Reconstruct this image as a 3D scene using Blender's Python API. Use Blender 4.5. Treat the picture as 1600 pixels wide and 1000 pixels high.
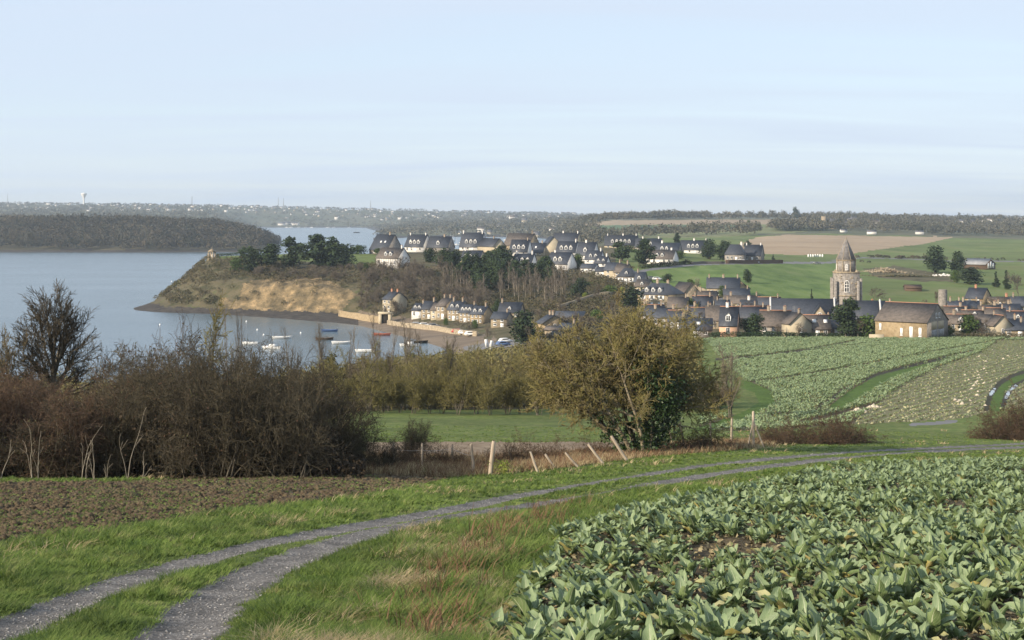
import bpy, math, numpy as np
from mathutils import Vector, Matrix
R = math.radians
S = bpy.context.scene
for o in list(bpy.data.objects): bpy.data.objects.remove(o)

# ---------------------------------------------------------------- camera, sky, sun
F, HZ, ZC = 2323.0, 338.0, 40.0          # focal length and eye level of the photograph, in its pixels; eye height above the water
cam = bpy.data.cameras.new('camera'); co = bpy.data.objects.new('camera', cam)
S.collection.objects.link(co); S.camera = co
co.location = (0, 0, ZC); co.rotation_euler = (R(90), 0, 0)
cam.sensor_width = 36; cam.lens = F/1600*36; cam.shift_y = -(500-HZ)/1600
cam.clip_start = 0.3; cam.clip_end = 40000
S.view_settings.view_transform = 'Standard'; S.view_settings.look = 'None'
S.view_settings.exposure = 0.6; S.view_settings.gamma = 1

SUN_AZ = math.atan2(-0.80, -0.60); SUN_EL = R(23)
w = bpy.data.worlds.new("World"); S.world = w; w.use_nodes = True
nt = w.node_tree; nt.nodes.clear()
N = nt.nodes.new; LK = nt.links.new
out = N('ShaderNodeOutputWorld'); bg = N('ShaderNodeBackground'); bg.inputs[1].default_value = 0.115
sky = N('ShaderNodeTexSky'); sky.sky_type = 'NISHITA'; sky.sun_disc = False
sky.sun_elevation = SUN_EL; sky.sun_rotation = SUN_AZ; sky.air_density = 1.0; sky.dust_density = 0.0; sky.ozone_density = 2.0
geo = N('ShaderNodeTexCoord'); sep = N('ShaderNodeSeparateXYZ'); LK(geo.outputs['Generated'], sep.inputs[0])
# thin cirrus: stretched noise on the flat cloud layer
zc = N('ShaderNodeMath'); zc.operation = 'MAXIMUM'; LK(sep.outputs[2], zc.inputs[0]); zc.inputs[1].default_value = 0.0
za = N('ShaderNodeMath'); za.operation = 'ADD'; LK(zc.outputs[0], za.inputs[0]); za.inputs[1].default_value = 0.09
dv = N('ShaderNodeVectorMath'); dv.operation = 'DIVIDE'; cb = N('ShaderNodeCombineXYZ')
for i in range(3): LK(za.outputs[0], cb.inputs[i])
LK(geo.outputs['Generated'], dv.inputs[0]); LK(cb.outputs[0], dv.inputs[1])
mp = N('ShaderNodeMapping'); mp.inputs['Scale'].default_value = (0.25, 0.9, 0.0); mp.inputs['Rotation'].default_value = (0, 0, R(12))
LK(dv.outputs[0], mp.inputs[0])
nz = N('ShaderNodeTexNoise'); nz.inputs['Scale'].default_value = 1.6; nz.inputs['Detail'].default_value = 7; nz.inputs['Distortion'].default_value = 0.7
LK(mp.outputs[0], nz.inputs['Vector'])
rp = N('ShaderNodeMapRange'); rp.inputs[1].default_value = 0.38; rp.inputs[2].default_value = 0.72; rp.inputs[3].default_value = 0.78; rp.inputs[4].default_value = 0.98
LK(nz.outputs[0], rp.inputs[0])
mx = N('ShaderNodeMixRGB'); LK(rp.outputs[0], mx.inputs[0]); LK(sky.outputs[0], mx.inputs[1]); mx.inputs[2].default_value = (4.1, 4.70, 5.60, 1)
LK(mx.outputs[0], bg.inputs[0]); LK(bg.outputs[0], out.inputs[0])

sl = bpy.data.lights.new('sun', 'SUN'); so = bpy.data.objects.new('sun', sl); S.collection.objects.link(so)
sl.energy = 5.0; sl.angle = R(0.55); sl.color = (1.0, 0.86, 0.68)
sd = Vector((math.sin(SUN_AZ)*math.cos(SUN_EL), math.cos(SUN_AZ)*math.cos(SUN_EL), math.sin(SUN_EL)))
so.rotation_euler = sd.to_track_quat('Z', 'Y').to_euler(); so.location = (-60, -60, 120)

# ---------------------------------------------------------------- materials
MATS = {}
def material(name, cols, scale=1.0, rough=0.85, bump=0.0, bscale=None, detail=4, coord='Object', rand=0.0, stretch=None, trans=0.0, lo=0.3, hi=0.7, spec=0.2, big=0.0, bigscale=.2):
    """cols: list of 2-4 colours mixed by noise; rand: per-object value variation; big: extra broad value variation."""
    if name in MATS: return MATS[name]
    m = bpy.data.materials.new(name); m.use_nodes = True; MATS[name] = m
    t = m.node_tree; N = t.nodes.new; L = t.links.new
    b = t.nodes['Principled BSDF']; b.inputs['Roughness'].default_value = rough
    b.inputs['Specular IOR Level'].default_value = spec
    tc = N('ShaderNodeTexCoord'); src = tc.outputs['Object']
    if coord == 'World': g = N('ShaderNodeNewGeometry'); src = g.outputs['Position']
    if stretch:
        mp = N('ShaderNodeMapping'); mp.inputs['Scale'].default_value = stretch; L(src, mp.inputs[0]); src = mp.outputs[0]
    n = N('ShaderNodeTexNoise'); n.inputs['Scale'].default_value = scale; n.inputs['Detail'].default_value = detail; n.inputs['Roughness'].default_value = .65
    L(src, n.inputs['Vector'])
    r = N('ShaderNodeValToRGB'); e = r.color_ramp.elements; k = len(cols)
    for i, c in enumerate(cols):
        p = lo + (hi-lo)*i/max(1, k-1)
        if i == 0: el = e[0]; el.position = p
        elif i == k-1: el = e[len(e)-1]; el.position = p
        else: el = e.new(p)
        el.color = (*c, 1)
    L(n.outputs[0], r.inputs[0]); c = r.outputs[0]
    if rand:
        oi = N('ShaderNodeObjectInfo'); mr = N('ShaderNodeMapRange'); L(oi.outputs['Random'], mr.inputs[0])
        mr.inputs[3].default_value = 1-rand; mr.inputs[4].default_value = 1+rand
        h = N('ShaderNodeHueSaturation'); L(mr.outputs[0], h.inputs['Value']); L(c, h.inputs['Color']); c = h.outputs[0]
    if big:
        n2 = N('ShaderNodeTexNoise'); n2.inputs['Scale'].default_value = bigscale; n2.inputs['Detail'].default_value = 3; L(src, n2.inputs['Vector'])
        mr = N('ShaderNodeMapRange'); L(n2.outputs[0], mr.inputs[0]); mr.inputs[1].default_value = .3; mr.inputs[2].default_value = .7
        mr.inputs[3].default_value = 1-big; mr.inputs[4].default_value = 1+big
        h = N('ShaderNodeHueSaturation'); L(mr.outputs[0], h.inputs['Value']); L(c, h.inputs['Color']); c = h.outputs[0]
    L(c, b.inputs['Base Color'])
    if bump:
        bn = N('ShaderNodeTexNoise'); bn.inputs['Scale'].default_value = bscale or scale*2; bn.inputs['Detail'].default_value = 6; bn.inputs['Roughness'].default_value = .7
        L(src, bn.inputs['Vector'])
        bp = N('ShaderNodeBump'); bp.inputs['Strength'].default_value = 1.0; bp.inputs['Distance'].default_value = bump
        L(bn.outputs[0], bp.inputs['Height']); L(bp.outputs[0], b.inputs['Normal'])
    if trans:
        tr = N('ShaderNodeBsdfTranslucent'); L(c, tr.inputs[0]); ms = N('ShaderNodeMixShader'); ms.inputs[0].default_value = trans
        o = t.nodes['Material Output']; L(b.outputs[0], ms.inputs[1]); L(tr.outputs[0], ms.inputs[2]); L(ms.outputs[0], o.inputs[0])
    return m
M = material
# ground
m_grass = M('meadow grass', [(.045,.068,.016),(.08,.115,.025),(.12,.15,.04),(.17,.155,.07)], 1.3, .95, .05, 9, coord='World', big=.25, bigscale=.12)
m_lush = M('lush verge turf', [(.03,.06,.01),(.06,.105,.015),(.10,.15,.03)], 3.5, .95, .04, 14, coord='World', big=.2, bigscale=.5)
m_soil = M('ploughed soil', [(.035,.024,.014),(.085,.06,.036),(.13,.10,.06),(.075,.09,.03)], 2.2, .95, .12, 7, coord='World', detail=8)
m_fieldsoil = M('field soil with dead leaves', [(.04,.03,.018),(.09,.07,.04),(.16,.13,.08)], 5, .95, .06, 12, coord='World', detail=8)
m_gravel = M('grey gravel', [(.055,.05,.044),(.11,.102,.094),(.175,.165,.155),(.34,.325,.30)], 19, .9, .03, 34, coord='World', detail=10, big=.38, bigscale=1.6)
m_field_up = M('green pasture', [(.055,.095,.022),(.085,.135,.03),(.115,.165,.045),(.14,.165,.06)], .06, .95, .3, .5, coord='World', detail=9, stretch=(1.6,.5,1), big=.16, bigscale=.015)
m_pasture2 = M('rough yellow pasture', [(.075,.105,.028),(.105,.14,.04),(.15,.155,.065)], .03, .95, .3, .5, coord='World', detail=9, big=.18, bigscale=.012)
m_brown = M('bare tan field', [(.25,.185,.12),(.31,.235,.155),(.35,.27,.18)], .02, .95, .2, .5, coord='World', detail=9, stretch=(.4,2,1))
m_stubble = M('pale stubble', [(.14,.10,.065),(.22,.165,.11),(.30,.24,.17)], 1.2, .95, .06, 6, coord='World', detail=8)
m_scrub = M('scrubby hillside', [(.04,.045,.02),(.075,.07,.035),(.12,.10,.06),(.075,.095,.03)], .13, .95, .8, .5, coord='World', detail=9)
m_cliff = M('ochre cliff face', [(.06,.05,.03),(.14,.11,.062),(.25,.185,.10),(.50,.35,.19)], .18, .95, 1.6, .35, coord='World', detail=10, stretch=(1,1,1.3))
m_shore = M('dark tidal rocks', [(.028,.025,.023),(.055,.048,.042),(.09,.078,.062)], .3, .9, .5, .8, coord='World', detail=8)
m_beach = M('brown beach sand', [(.08,.065,.05),(.14,.11,.08),(.185,.145,.105),(.075,.075,.055)], .07, .9, .1, .8, coord='World', detail=8, stretch=(.6,1.4,1))
m_road = M('pale tarmac lane', [(.13,.13,.135),(.18,.175,.175)], .5, .9, coord='World')
m_bed = M('muddy bed', [(.05,.045,.035),(.07,.06,.05)], .3, .9, coord='World')
m_mud = M('dark wet mud', [(.022,.024,.014),(.05,.045,.028)], 1.0, .95, .05, 4, coord='World')
m_farland = M('far fields and scrub', [(.06,.075,.035),(.10,.10,.055),(.15,.13,.08)], .004, .95, coord='World', detail=8)
m_hillA = M('far green pasture', [(.10,.13,.05),(.15,.165,.07),(.19,.18,.09)], .008, .95, coord='World', detail=8, stretch=(.4,1,1))
m_hillB = M('far tan stubble', [(.24,.18,.12),(.30,.24,.16)], .01, .95, coord='World', detail=6, stretch=(.3,1,1))
m_hillC = M('far blue green crop', [(.07,.12,.06),(.10,.15,.075)], .01, .95, coord='World', detail=6)
# building
m_white = M('white render', [(.56,.54,.50),(.66,.64,.60)], .7, .9, rand=.07)
m_cream = M('cream render', [(.34,.29,.205),(.43,.375,.27)], .7, .9, rand=.06)
m_stone = M('tan rubble stone', [(.15,.12,.085),(.27,.22,.15),(.38,.32,.23)], 1.5, .95, .08, 2.5, detail=8, rand=.12)
m_grey = M('grey rubble stone', [(.13,.12,.11),(.22,.20,.175),(.33,.30,.26)], 1.5, .95, .08, 2.5, detail=8, rand=.10)
m_ochre = M('ochre stone wall', [(.19,.145,.085),(.28,.215,.13),(.36,.285,.18)], 1.3, .95, .06, 3, detail=8)
m_pink = M('orange pink render', [(.55,.33,.22),(.62,.38,.26)], 1, .9)
m_slate = M('blue black slate', [(.028,.032,.040),(.05,.055,.066),(.075,.08,.092)], 1.4, .55, .03, 5, detail=8, rand=.22, stretch=(1,1,2.5), spec=.35)
m_brownroof = M('weathered brown slate', [(.065,.055,.048),(.105,.09,.078),(.145,.12,.10)], 1.2, .8, .04, 5, detail=8, rand=.15)
m_ridge = M('terracotta ridge tiles', [(.30,.15,.09),(.38,.21,.14)], 2, .9)
m_chim = M('chimney stone', [(.20,.16,.12),(.32,.265,.20)], 2, .95, rand=.15)
m_glass = M('dark window glass', [(.012,.014,.018),(.03,.034,.04)], .7, .12, spec=.5)
m_paint = M('white painted wood', [(.66,.66,.64),(.76,.76,.74)], 2, .6)
m_timber = M('dark timber', [(.07,.045,.03),(.11,.075,.05)], 2, .9)
m_metal = M('grey galvanised sheet', [(.20,.20,.20),(.30,.30,.30)], .5, .5)
m_darkhole = M('dark doorway', [(.015,.013,.011),(.03,.026,.02)], 1, .9)
# plants
m_bark = M('grey brown bark', [(.05,.042,.03),(.11,.095,.07),(.16,.14,.105)], 5, .95, .02, 12, rand=.12)
m_palebark = M('pale bleached bark', [(.20,.17,.13),(.33,.29,.23)], 6, .95, rand=.1)
m_twig_dark = M('dark purple brown twigs', [(.030,.027,.018),(.062,.053,.035),(.105,.088,.055)], 1.2, .95, rand=.18)
m_twig_red = M('red brown twigs', [(.045,.030,.021),(.082,.054,.036),(.13,.09,.06)], 1.1, .95, rand=.15)
m_twig_olive = M('olive lichen twigs', [(.085,.075,.03),(.14,.125,.048),(.185,.165,.06)], .9, .95, rand=.15)
m_twig_gold = M('golden lichen twigs', [(.09,.075,.045),(.165,.135,.058),(.19,.17,.058),(.26,.22,.14)], 1.3, .95, lo=.32, hi=.68)
m_twig_grey = M('grey brown twigs', [(.08,.07,.055),(.13,.11,.085),(.17,.14,.11)], .5, .95, rand=.22)
m_ivy = M('dark ivy leaves', [(.010,.020,.006),(.022,.045,.012),(.04,.075,.02)], 3, .5, spec=.4)
m_ever = M('dark evergreen needles', [(.013,.024,.010),(.030,.048,.020),(.055,.080,.032)], .9, .85, rand=.22, big=.3, bigscale=.35)
m_bushg = M('mid green bush leaves', [(.03,.055,.014),(.055,.09,.02),(.085,.12,.03)], .8, .8, rand=.25)
m_lime = M('yellow green bush leaves', [(.09,.13,.02),(.16,.20,.035),(.24,.26,.05)], .8, .8)
m_deadleaf = M('dead bramble leaves', [(.05,.028,.02),(.09,.05,.032),(.05,.06,.025),(.13,.08,.05)], 2.5, .9)
m_blade = M('grass blades', [(.045,.080,.013),(.085,.138,.022),(.13,.18,.038),(.21,.21,.085)], 2.2, .7, coord='World', trans=.25, big=.28, bigscale=.5, spec=.3)
m_dry = M('dry straw blades', [(.22,.17,.08),(.34,.27,.15),(.44,.37,.23)], 3, .8, coord='World', trans=.2)
m_rust = M('rusty dock stalks', [(.08,.045,.028),(.15,.085,.05),(.22,.14,.08)], 5, .9, coord='World')
m_post = M('weathered wooden post', [(.26,.21,.16),(.42,.36,.28)], 6, .95, stretch=(1,1,.2), rand=.15)
m_dirtwhite = M('pale limewash', [(.60,.58,.54),(.72,.70,.66)], 1, .9)

def leaf_material(name, cols, rib, coord='Object'):
    m = bpy.data.materials.new(name); m.use_nodes = True; t = m.node_tree; N = t.nodes.new; L = t.links.new
    b = t.nodes['Principled BSDF']; b.inputs['Roughness'].default_value = .55; b.inputs['Specular IOR Level'].default_value = .35
    uv = N('ShaderNodeUVMap'); sp = N('ShaderNodeSeparateXYZ'); L(uv.outputs[0], sp.inputs[0])
    def mth(op, a, bb=None):
        n = N('ShaderNodeMath'); n.operation = op
        for i, x in enumerate((a, bb)):
            if x is None: continue
            if isinstance(x, (int, float)): n.inputs[i].default_value = x
            else: L(x, n.inputs[i])
        return n.outputs[0]
    off = mth('ABSOLUTE', mth('SUBTRACT', sp.outputs[0], .5))                 # 0 at the rib .. 0.5 at the margin
    ribw = mth('SUBTRACT', .075, mth('MULTIPLY', sp.outputs[1], .055))
    ribm = mth('MULTIPLY', mth('LESS_THAN', off, ribw), .85)
    vein = mth('SINE', mth('MULTIPLY', mth('SUBTRACT', sp.outputs[1], mth('MULTIPLY', off, .7)), 42))
    veinm = mth('MULTIPLY', mth('GREATER_THAN', vein, .90), .38)
    tot = mth('MAXIMUM', ribm, veinm)
    g = N('ShaderNodeNewGeometry'); n = N('ShaderNodeTexNoise'); n.inputs['Scale'].default_value = 4.5; n.inputs['Detail'].default_value = 4; L(g.outputs['Position'], n.inputs['Vector'])
    r = N('ShaderNodeValToRGB'); e = r.color_ramp.elements; e[0].position = .32; e[0].color = (*cols[0], 1); e[1].position = .7; e[1].color = (*cols[2], 1)
    x = e.new(.5); x.color = (*cols[1], 1); L(n.outputs[0], r.inputs[0])
    mi = N('ShaderNodeMixRGB'); L(tot, mi.inputs[0]); L(r.outputs[0], mi.inputs[1]); mi.inputs[2].default_value = (*rib, 1)
    # the back of a leaf is paler
    mb = N('ShaderNodeMixRGB'); L(mth('MULTIPLY', g.outputs['Backfacing'], .35), mb.inputs[0]); L(mi.outputs[0], mb.inputs[1]); mb.inputs[2].default_value = (.24, .31, .20, 1)
    L(mb.outputs[0], b.inputs['Base Color'])
    bp = N('ShaderNodeBump'); bp.inputs['Distance'].default_value = .006; L(tot, bp.inputs['Height']); L(bp.outputs[0], b.inputs['Normal'])
    tr = N('ShaderNodeBsdfTranslucent'); L(mb.outputs[0], tr.inputs[0]); ms = N('ShaderNodeMixShader'); ms.inputs[0].default_value = .18
    L(b.outputs[0], ms.inputs[1]); L(tr.outputs[0], ms.inputs[2]); L(ms.outputs[0], t.nodes['Material Output'].inputs[0])
    return m
m_cauli = leaf_material('cauliflower leaf', [(.08,.125,.045),(.145,.21,.078),(.235,.30,.125)], (.50,.53,.34))
m_yellowleaf = leaf_material('yellowing leaf', [(.22,.20,.05),(.33,.29,.09),(.38,.33,.16)], (.45,.42,.30))
m_curd = M('cauliflower curd', [(.55,.50,.38),(.68,.64,.50)], 20, .8, .01, 50)

# ---------------------------------------------------------------- mesh helpers
C = S.collection
def mk(name, V, faces, mats, mi=None, parent=None, smooth=False, uv=None):
    """faces: list of integer arrays (n,3) or (n,4); mi: list of material indices, one scalar or array per face array."""
    me = bpy.data.meshes.new(name); V = np.asarray(V, dtype=np.float32).reshape(-1, 3)
    fs = [np.asarray(f, dtype=np.int32) for f in faces if len(f)]
    lv = np.concatenate([f.ravel() for f in fs]); lt = np.concatenate([np.full(len(f), f.shape[1], np.int32) for f in fs])
    ls = np.concatenate([[0], np.cumsum(lt)[:-1]]).astype(np.int32)
    me.vertices.add(len(V)); me.vertices.foreach_set('co', V.ravel())
    me.loops.add(len(lv)); me.loops.foreach_set('vertex_index', lv)
    me.polygons.add(len(lt)); me.polygons.foreach_set('loop_start', ls); me.polygons.foreach_set('loop_total', lt)
    for m in (mats if isinstance(mats, (list, tuple)) else [mats]): me.materials.append(m)
    if mi is not None:
        a = np.concatenate([np.broadcast_to(np.asarray(x, np.int32), (len(f),)) for x, f in zip(mi, [f for f in faces if len(f)])])
        me.polygons.foreach_set('material_index', a)
    if uv is not None:
        l = me.uv_layers.new(name='UVMap'); l.data.foreach_set('uv', np.asarray(uv, np.float32)[lv].ravel())
    if smooth: me.polygons.foreach_set('use_smooth', np.ones(len(lt), bool))
    me.update(calc_edges=True)
    o = bpy.data.objects.new(name, me); C.objects.link(o)
    if parent: o.parent = parent
    return o
def tag(o, label=None, cat=None, group=None, kind=None):
    for k, v in (('label', label), ('category', cat), ('group', group), ('kind', kind)):
        if v: o[k] = v
    return o
def empty(name, loc=(0, 0, 0), rz=0):
    o = bpy.data.objects.new(name, None); C.objects.link(o); o.location = loc; o.rotation_euler = (0, 0, rz); o.empty_display_size = .2
    return o
def copy_tree(o, parent=None):
    c = o.copy(); C.objects.link(c); c.parent = parent
    for ch in list(o.children): copy_tree(ch, c)
    return c
def clear_proto(o):
    for ch in list(o.children): clear_proto(ch)
    bpy.data.objects.remove(o)

class MB:
    """collects boxes, prisms and tubes into one mesh with several materials"""
    def __init__(s): s.v = []; s.f3 = []; s.f4 = []; s.m3 = []; s.m4 = []; s.n = 0
    def add(s, V, faces, m=0):
        V = np.asarray(V, float).reshape(-1, 3)
        for f in faces:
            f = np.asarray(f)
            if not len(f): continue
            if f.shape[1] == 3: s.f3.append(f+s.n); s.m3.append(np.full(len(f), m))
            else: s.f4.append(f+s.n); s.m4.append(np.full(len(f), m))
        s.v.append(V); s.n += len(V); return s
    def box(s, x0, x1, y0, y1, z0, z1, m=0, T=None):
        V = np.array([(x, y, z) for z in (z0, z1) for x, y in ((x0, y0), (x1, y0), (x1, y1), (x0, y1))], float)
        if T is not None: V = V@T[:3, :3].T + T[:3, 3]
        return s.add(V, [[(0, 3, 2, 1), (4, 5, 6, 7), (0, 1, 5, 4), (1, 2, 6, 5), (2, 3, 7, 6), (3, 0, 4, 7)]], m)
    def ngon_prism(s, pts, n, m=0):
        """pts: bottom ring then top ring (each n points)"""
        f4 = [(i, (i+1) % n, n+(i+1) % n, n+i) for i in range(n)]
        f3 = [(0, i+1, i) for i in range(1, n-1)] + [(n, n+i, n+i+1) for i in range(1, n-1)]
        return s.add(pts, [f4, f3], m)
    def tube(s, p, r, k=6, m=0):
        V, Fq = tubes(np.asarray(p, float)[None], np.asarray(r, float)[None], k); return s.add(V, [Fq], m)
    def build(s, name, mats, parent=None, smooth=False):
        fs = []; mi = []
        if s.f4: fs.append(np.concatenate(s.f4)); mi.append(np.concatenate(s.m4))
        if s.f3: fs.append(np.concatenate(s.f3)); mi.append(np.concatenate(s.m3))
        return mk(name, np.concatenate(s.v), fs, mats, mi, parent, smooth)

def nrm(a): return a/np.maximum(np.linalg.norm(a, axis=-1, keepdims=True), 1e-9)
def tubes(pts, rad, k=3):
    """pts (N,m,3), rad (N,m) -> open tapered tubes"""
    Nn, m, _ = pts.shape
    d = np.empty_like(pts); d[:, 1:-1] = pts[:, 2:]-pts[:, :-2]; d[:, 0] = pts[:, 1]-pts[:, 0]; d[:, -1] = pts[:, -1]-pts[:, -2]
    d = nrm(d); ref = np.where(np.abs(d[:, :1, 2:]) > .9, [[[1., 0, 0]]], [[[0, 0, 1.]]]); ref = np.broadcast_to(ref, d.shape)
    u = nrm(np.cross(d, ref)); w_ = np.cross(d, u); a = np.arange(k)*2*np.pi/k
    ring = pts[:, :, None]+rad[:, :, None, None]*(np.cos(a)[None, None, :, None]*u[:, :, None]+np.sin(a)[None, None, :, None]*w_[:, :, None])
    base = (np.arange(Nn)*m*k)[:, None, None]+(np.arange(m-1)*k)[None, :, None]; j = np.arange(k)[None, None]; j2 = (np.arange(k)+1) % k
    q = np.stack([base+j, base+j2[None, None], base+k+j2[None, None], base+k+j], -1).reshape(-1, 4)
    return ring.reshape(-1, 3), q
def grow(rng, P, D, L, Rr, specs, rmin=.004):
    """recursive branching, one level at a time; returns [(V, quads)] per level"""
    res = []; P = np.atleast_2d(P).astype(float); D = nrm(np.atleast_2d(D).astype(float)); L = np.atleast_1d(L).astype(float)*np.ones(len(P)); Rr = np.atleast_1d(Rr)*np.ones(len(P))
    for sp in specs:
        m = sp.get('m', 3); n = len(P); pts = [P]; d = D
        for i in range(m):
            d = nrm(d+sp.get('w', .2)*rng.normal(size=(n, 3))+np.array([0, 0, sp.get('up', 0.0)]))
            pts.append(pts[-1]+d*(L/m)[:, None])
        pts = np.stack(pts, 1); tt = np.linspace(0, 1, m+1)
        rad = np.maximum(Rr[:, None]*(1-(1-sp.get('tip', .35))*tt[None]), rmin)
        res.append(tubes(pts, rad, sp.get('k', 3)))
        c = sp.get('n', 0)
        if not c: break
        t0 = sp.get('t0', .25); t = t0+(1-t0)*rng.random((n, c))**sp.get('tp', 1.0)
        if sp.get('end', True): t[:, 0] = 1.0
        fi = np.minimum((t*m).astype(int), m-1); fr = t*m-fi; ii = np.arange(n)[:, None]
        p = pts[ii, fi]*(1-fr[..., None])+pts[ii, fi+1]*fr[..., None]; dd = nrm(pts[ii, fi+1]-pts[ii, fi])
        q = rng.normal(size=(n, c, 3)); q = nrm(q-(q*dd).sum(-1, keepdims=True)*dd)
        an = np.radians(sp.get('ang', 40)+sp.get('dang', 12)*rng.normal(size=(n, c)))
        if sp.get('end', True): an[:, 0] *= .35
        nd = np.cos(an)[..., None]*dd+np.sin(an)[..., None]*q
        ln = L[:, None]*sp.get('lr', .6)*(1-sp.get('fall', .4)*(t-t0))*(.7+.6*rng.random((n, c)))
        rr = np.minimum(Rr[:, None]*(1-(1-sp.get('tip', .35))*t), 9)*sp.get('rr', .6)
        P = p.reshape(-1, 3); D = nd.reshape(-1, 3); L = ln.ravel(); Rr = rr.ravel()
    return res
def join(parts):
    V = []; Q = []; n = 0
    for v, q in parts: V.append(v); Q.append(q+n); n += len(v)
    return np.concatenate(V), np.concatenate(Q)
def quads_at(rng, P, size, up=0.0, outward=None):
    """small randomly turned leaf quads centred on P"""
    n = len(P); a = rng.normal(size=(n, 3))
    if outward is not None: a = nrm(a)+outward*.9
    a = nrm(a+np.array([0, 0, up])); b = nrm(np.cross(a, rng.normal(size=(n, 3)))); c = np.cross(a, b)
    s = size*(.6+.8*rng.random((n, 1))); h = s*(.45+.4*rng.random((n, 1)))
    V = np.stack([P-b*s*.5, P-c*h*.5+a*s*.1, P+b*s*.5, P+c*h*.5+a*s*.1], 1).reshape(-1, 3)
    return V, np.arange(n*4).reshape(-1, 4)
def blobpts(rng, blobs, n, shell=.45):
    B = np.array(blobs, float); wv = (B[:, 3]*B[:, 4]*B[:, 5])**(2/3); i = rng.choice(len(B), n, p=wv/wv.sum())
    u = nrm(rng.normal(size=(n, 3))); r = rng.random((n, 1))**shell*.98
    r = r*(1+.13*np.sin(5*u[:, :1]+i[:, None])*np.sin(7*u[:, 1:2]+2*i[:, None])+.08*np.sin(11*u[:, 2:]+i[:, None]))
    return B[i, :3]+u*r*B[i, 3:], u
def vnoise(x, y, seed=0):
    """smooth value noise, numpy"""
    xi = np.floor(x).astype(np.int64); yi = np.floor(y).astype(np.int64); fx = x-xi; fy = y-yi; fx = fx*fx*(3-2*fx); fy = fy*fy*(3-2*fy)
    def h(a, b):
        n = (a*374761393+b*668265263+seed*1442695041) & 0xffffffff; n = ((n ^ (n >> 13))*1274126177) & 0xffffffff
        return ((n ^ (n >> 16)) & 0xffff)/65535.0
    return (h(xi, yi)*(1-fx)+h(xi+1, yi)*fx)*(1-fy)+(h(xi, yi+1)*(1-fx)+h(xi+1, yi+1)*fx)*fy
def fbm(x, y, o=4, seed=0):
    s = 0; a = .5
    for i in range(o): s = s+a*(vnoise(x, y, seed+i)-.5); x = x*2.03+17; y = y*2.03+5; a *= .5
    return s

# ---------------------------------------------------------------- the lie of the land
# Surveyed profiles: for each bearing (column), the ground as (distance, height) knots; a height above 300 is read off the photograph
# as the picture row where that ground shows, and turned into metres above the water.
def zv(D, v): return ZC-(v-HZ)/F*D if v >= 300 else v
fg = {  # near ground, knots 0..8
 -500: [(3,38.3),(15,1005),(28,852),(40,790),(52,756),(80,26),(140,18),(250,5),(380,-1)],
 0:    [(3,38.3),(15,1000),(27,850),(40,785),(52,750),(80,26.5),(140,18),(250,5),(380,-1)],
 400:  [(3,38.3),(15,1000),(25,850),(38,788),(54,748),(80,26),(140,18),(250,5),(380,-1)],
 560:  [(3,38.3),(15,1000),(24.5,850),(38,790),(58,745),(85,705),(150,650),(250,9),(400,-1)],
 700:  [(3,38.3),(15,1000),(24,850),(38,790),(66,740),(88,703),(150,650),(250,9.5),(425,-.5)],
 850:  [(3,38.3),(15,1000),(24,850),(38,795),(70,722),(92,700),(150,652),(250,10),(400,4)],
 1000: [(3,38.3),(15,1000),(23.5,850),(50,748),(75,712),(95,695),(150,655),(250,12),(400,6)],
 1150: [(3,38.3),(15,1000),(23,850),(45,760),(82,700),(100,690),(145,663),(250,575),(400,527)],
 1300: [(3,38.3),(15,1000),(23,850),(50,748),(78,710),(105,685),(150,662),(250,577),(400,529)],
 1450: [(3,38.3),(15,1000),(23,850),(50,750),(88,702),(112,685),(150,662),(250,578),(395,528)],
 1600: [(3,38.3),(15,1000),(23,850),(50,755),(95,706),(125,685),(160,655),(255,580),(395,529)],
 2100: [(3,38.3),(15,1000),(23,852),(50,758),(95,708),(130,688),(170,658),(260,582),(395,531)]}
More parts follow.
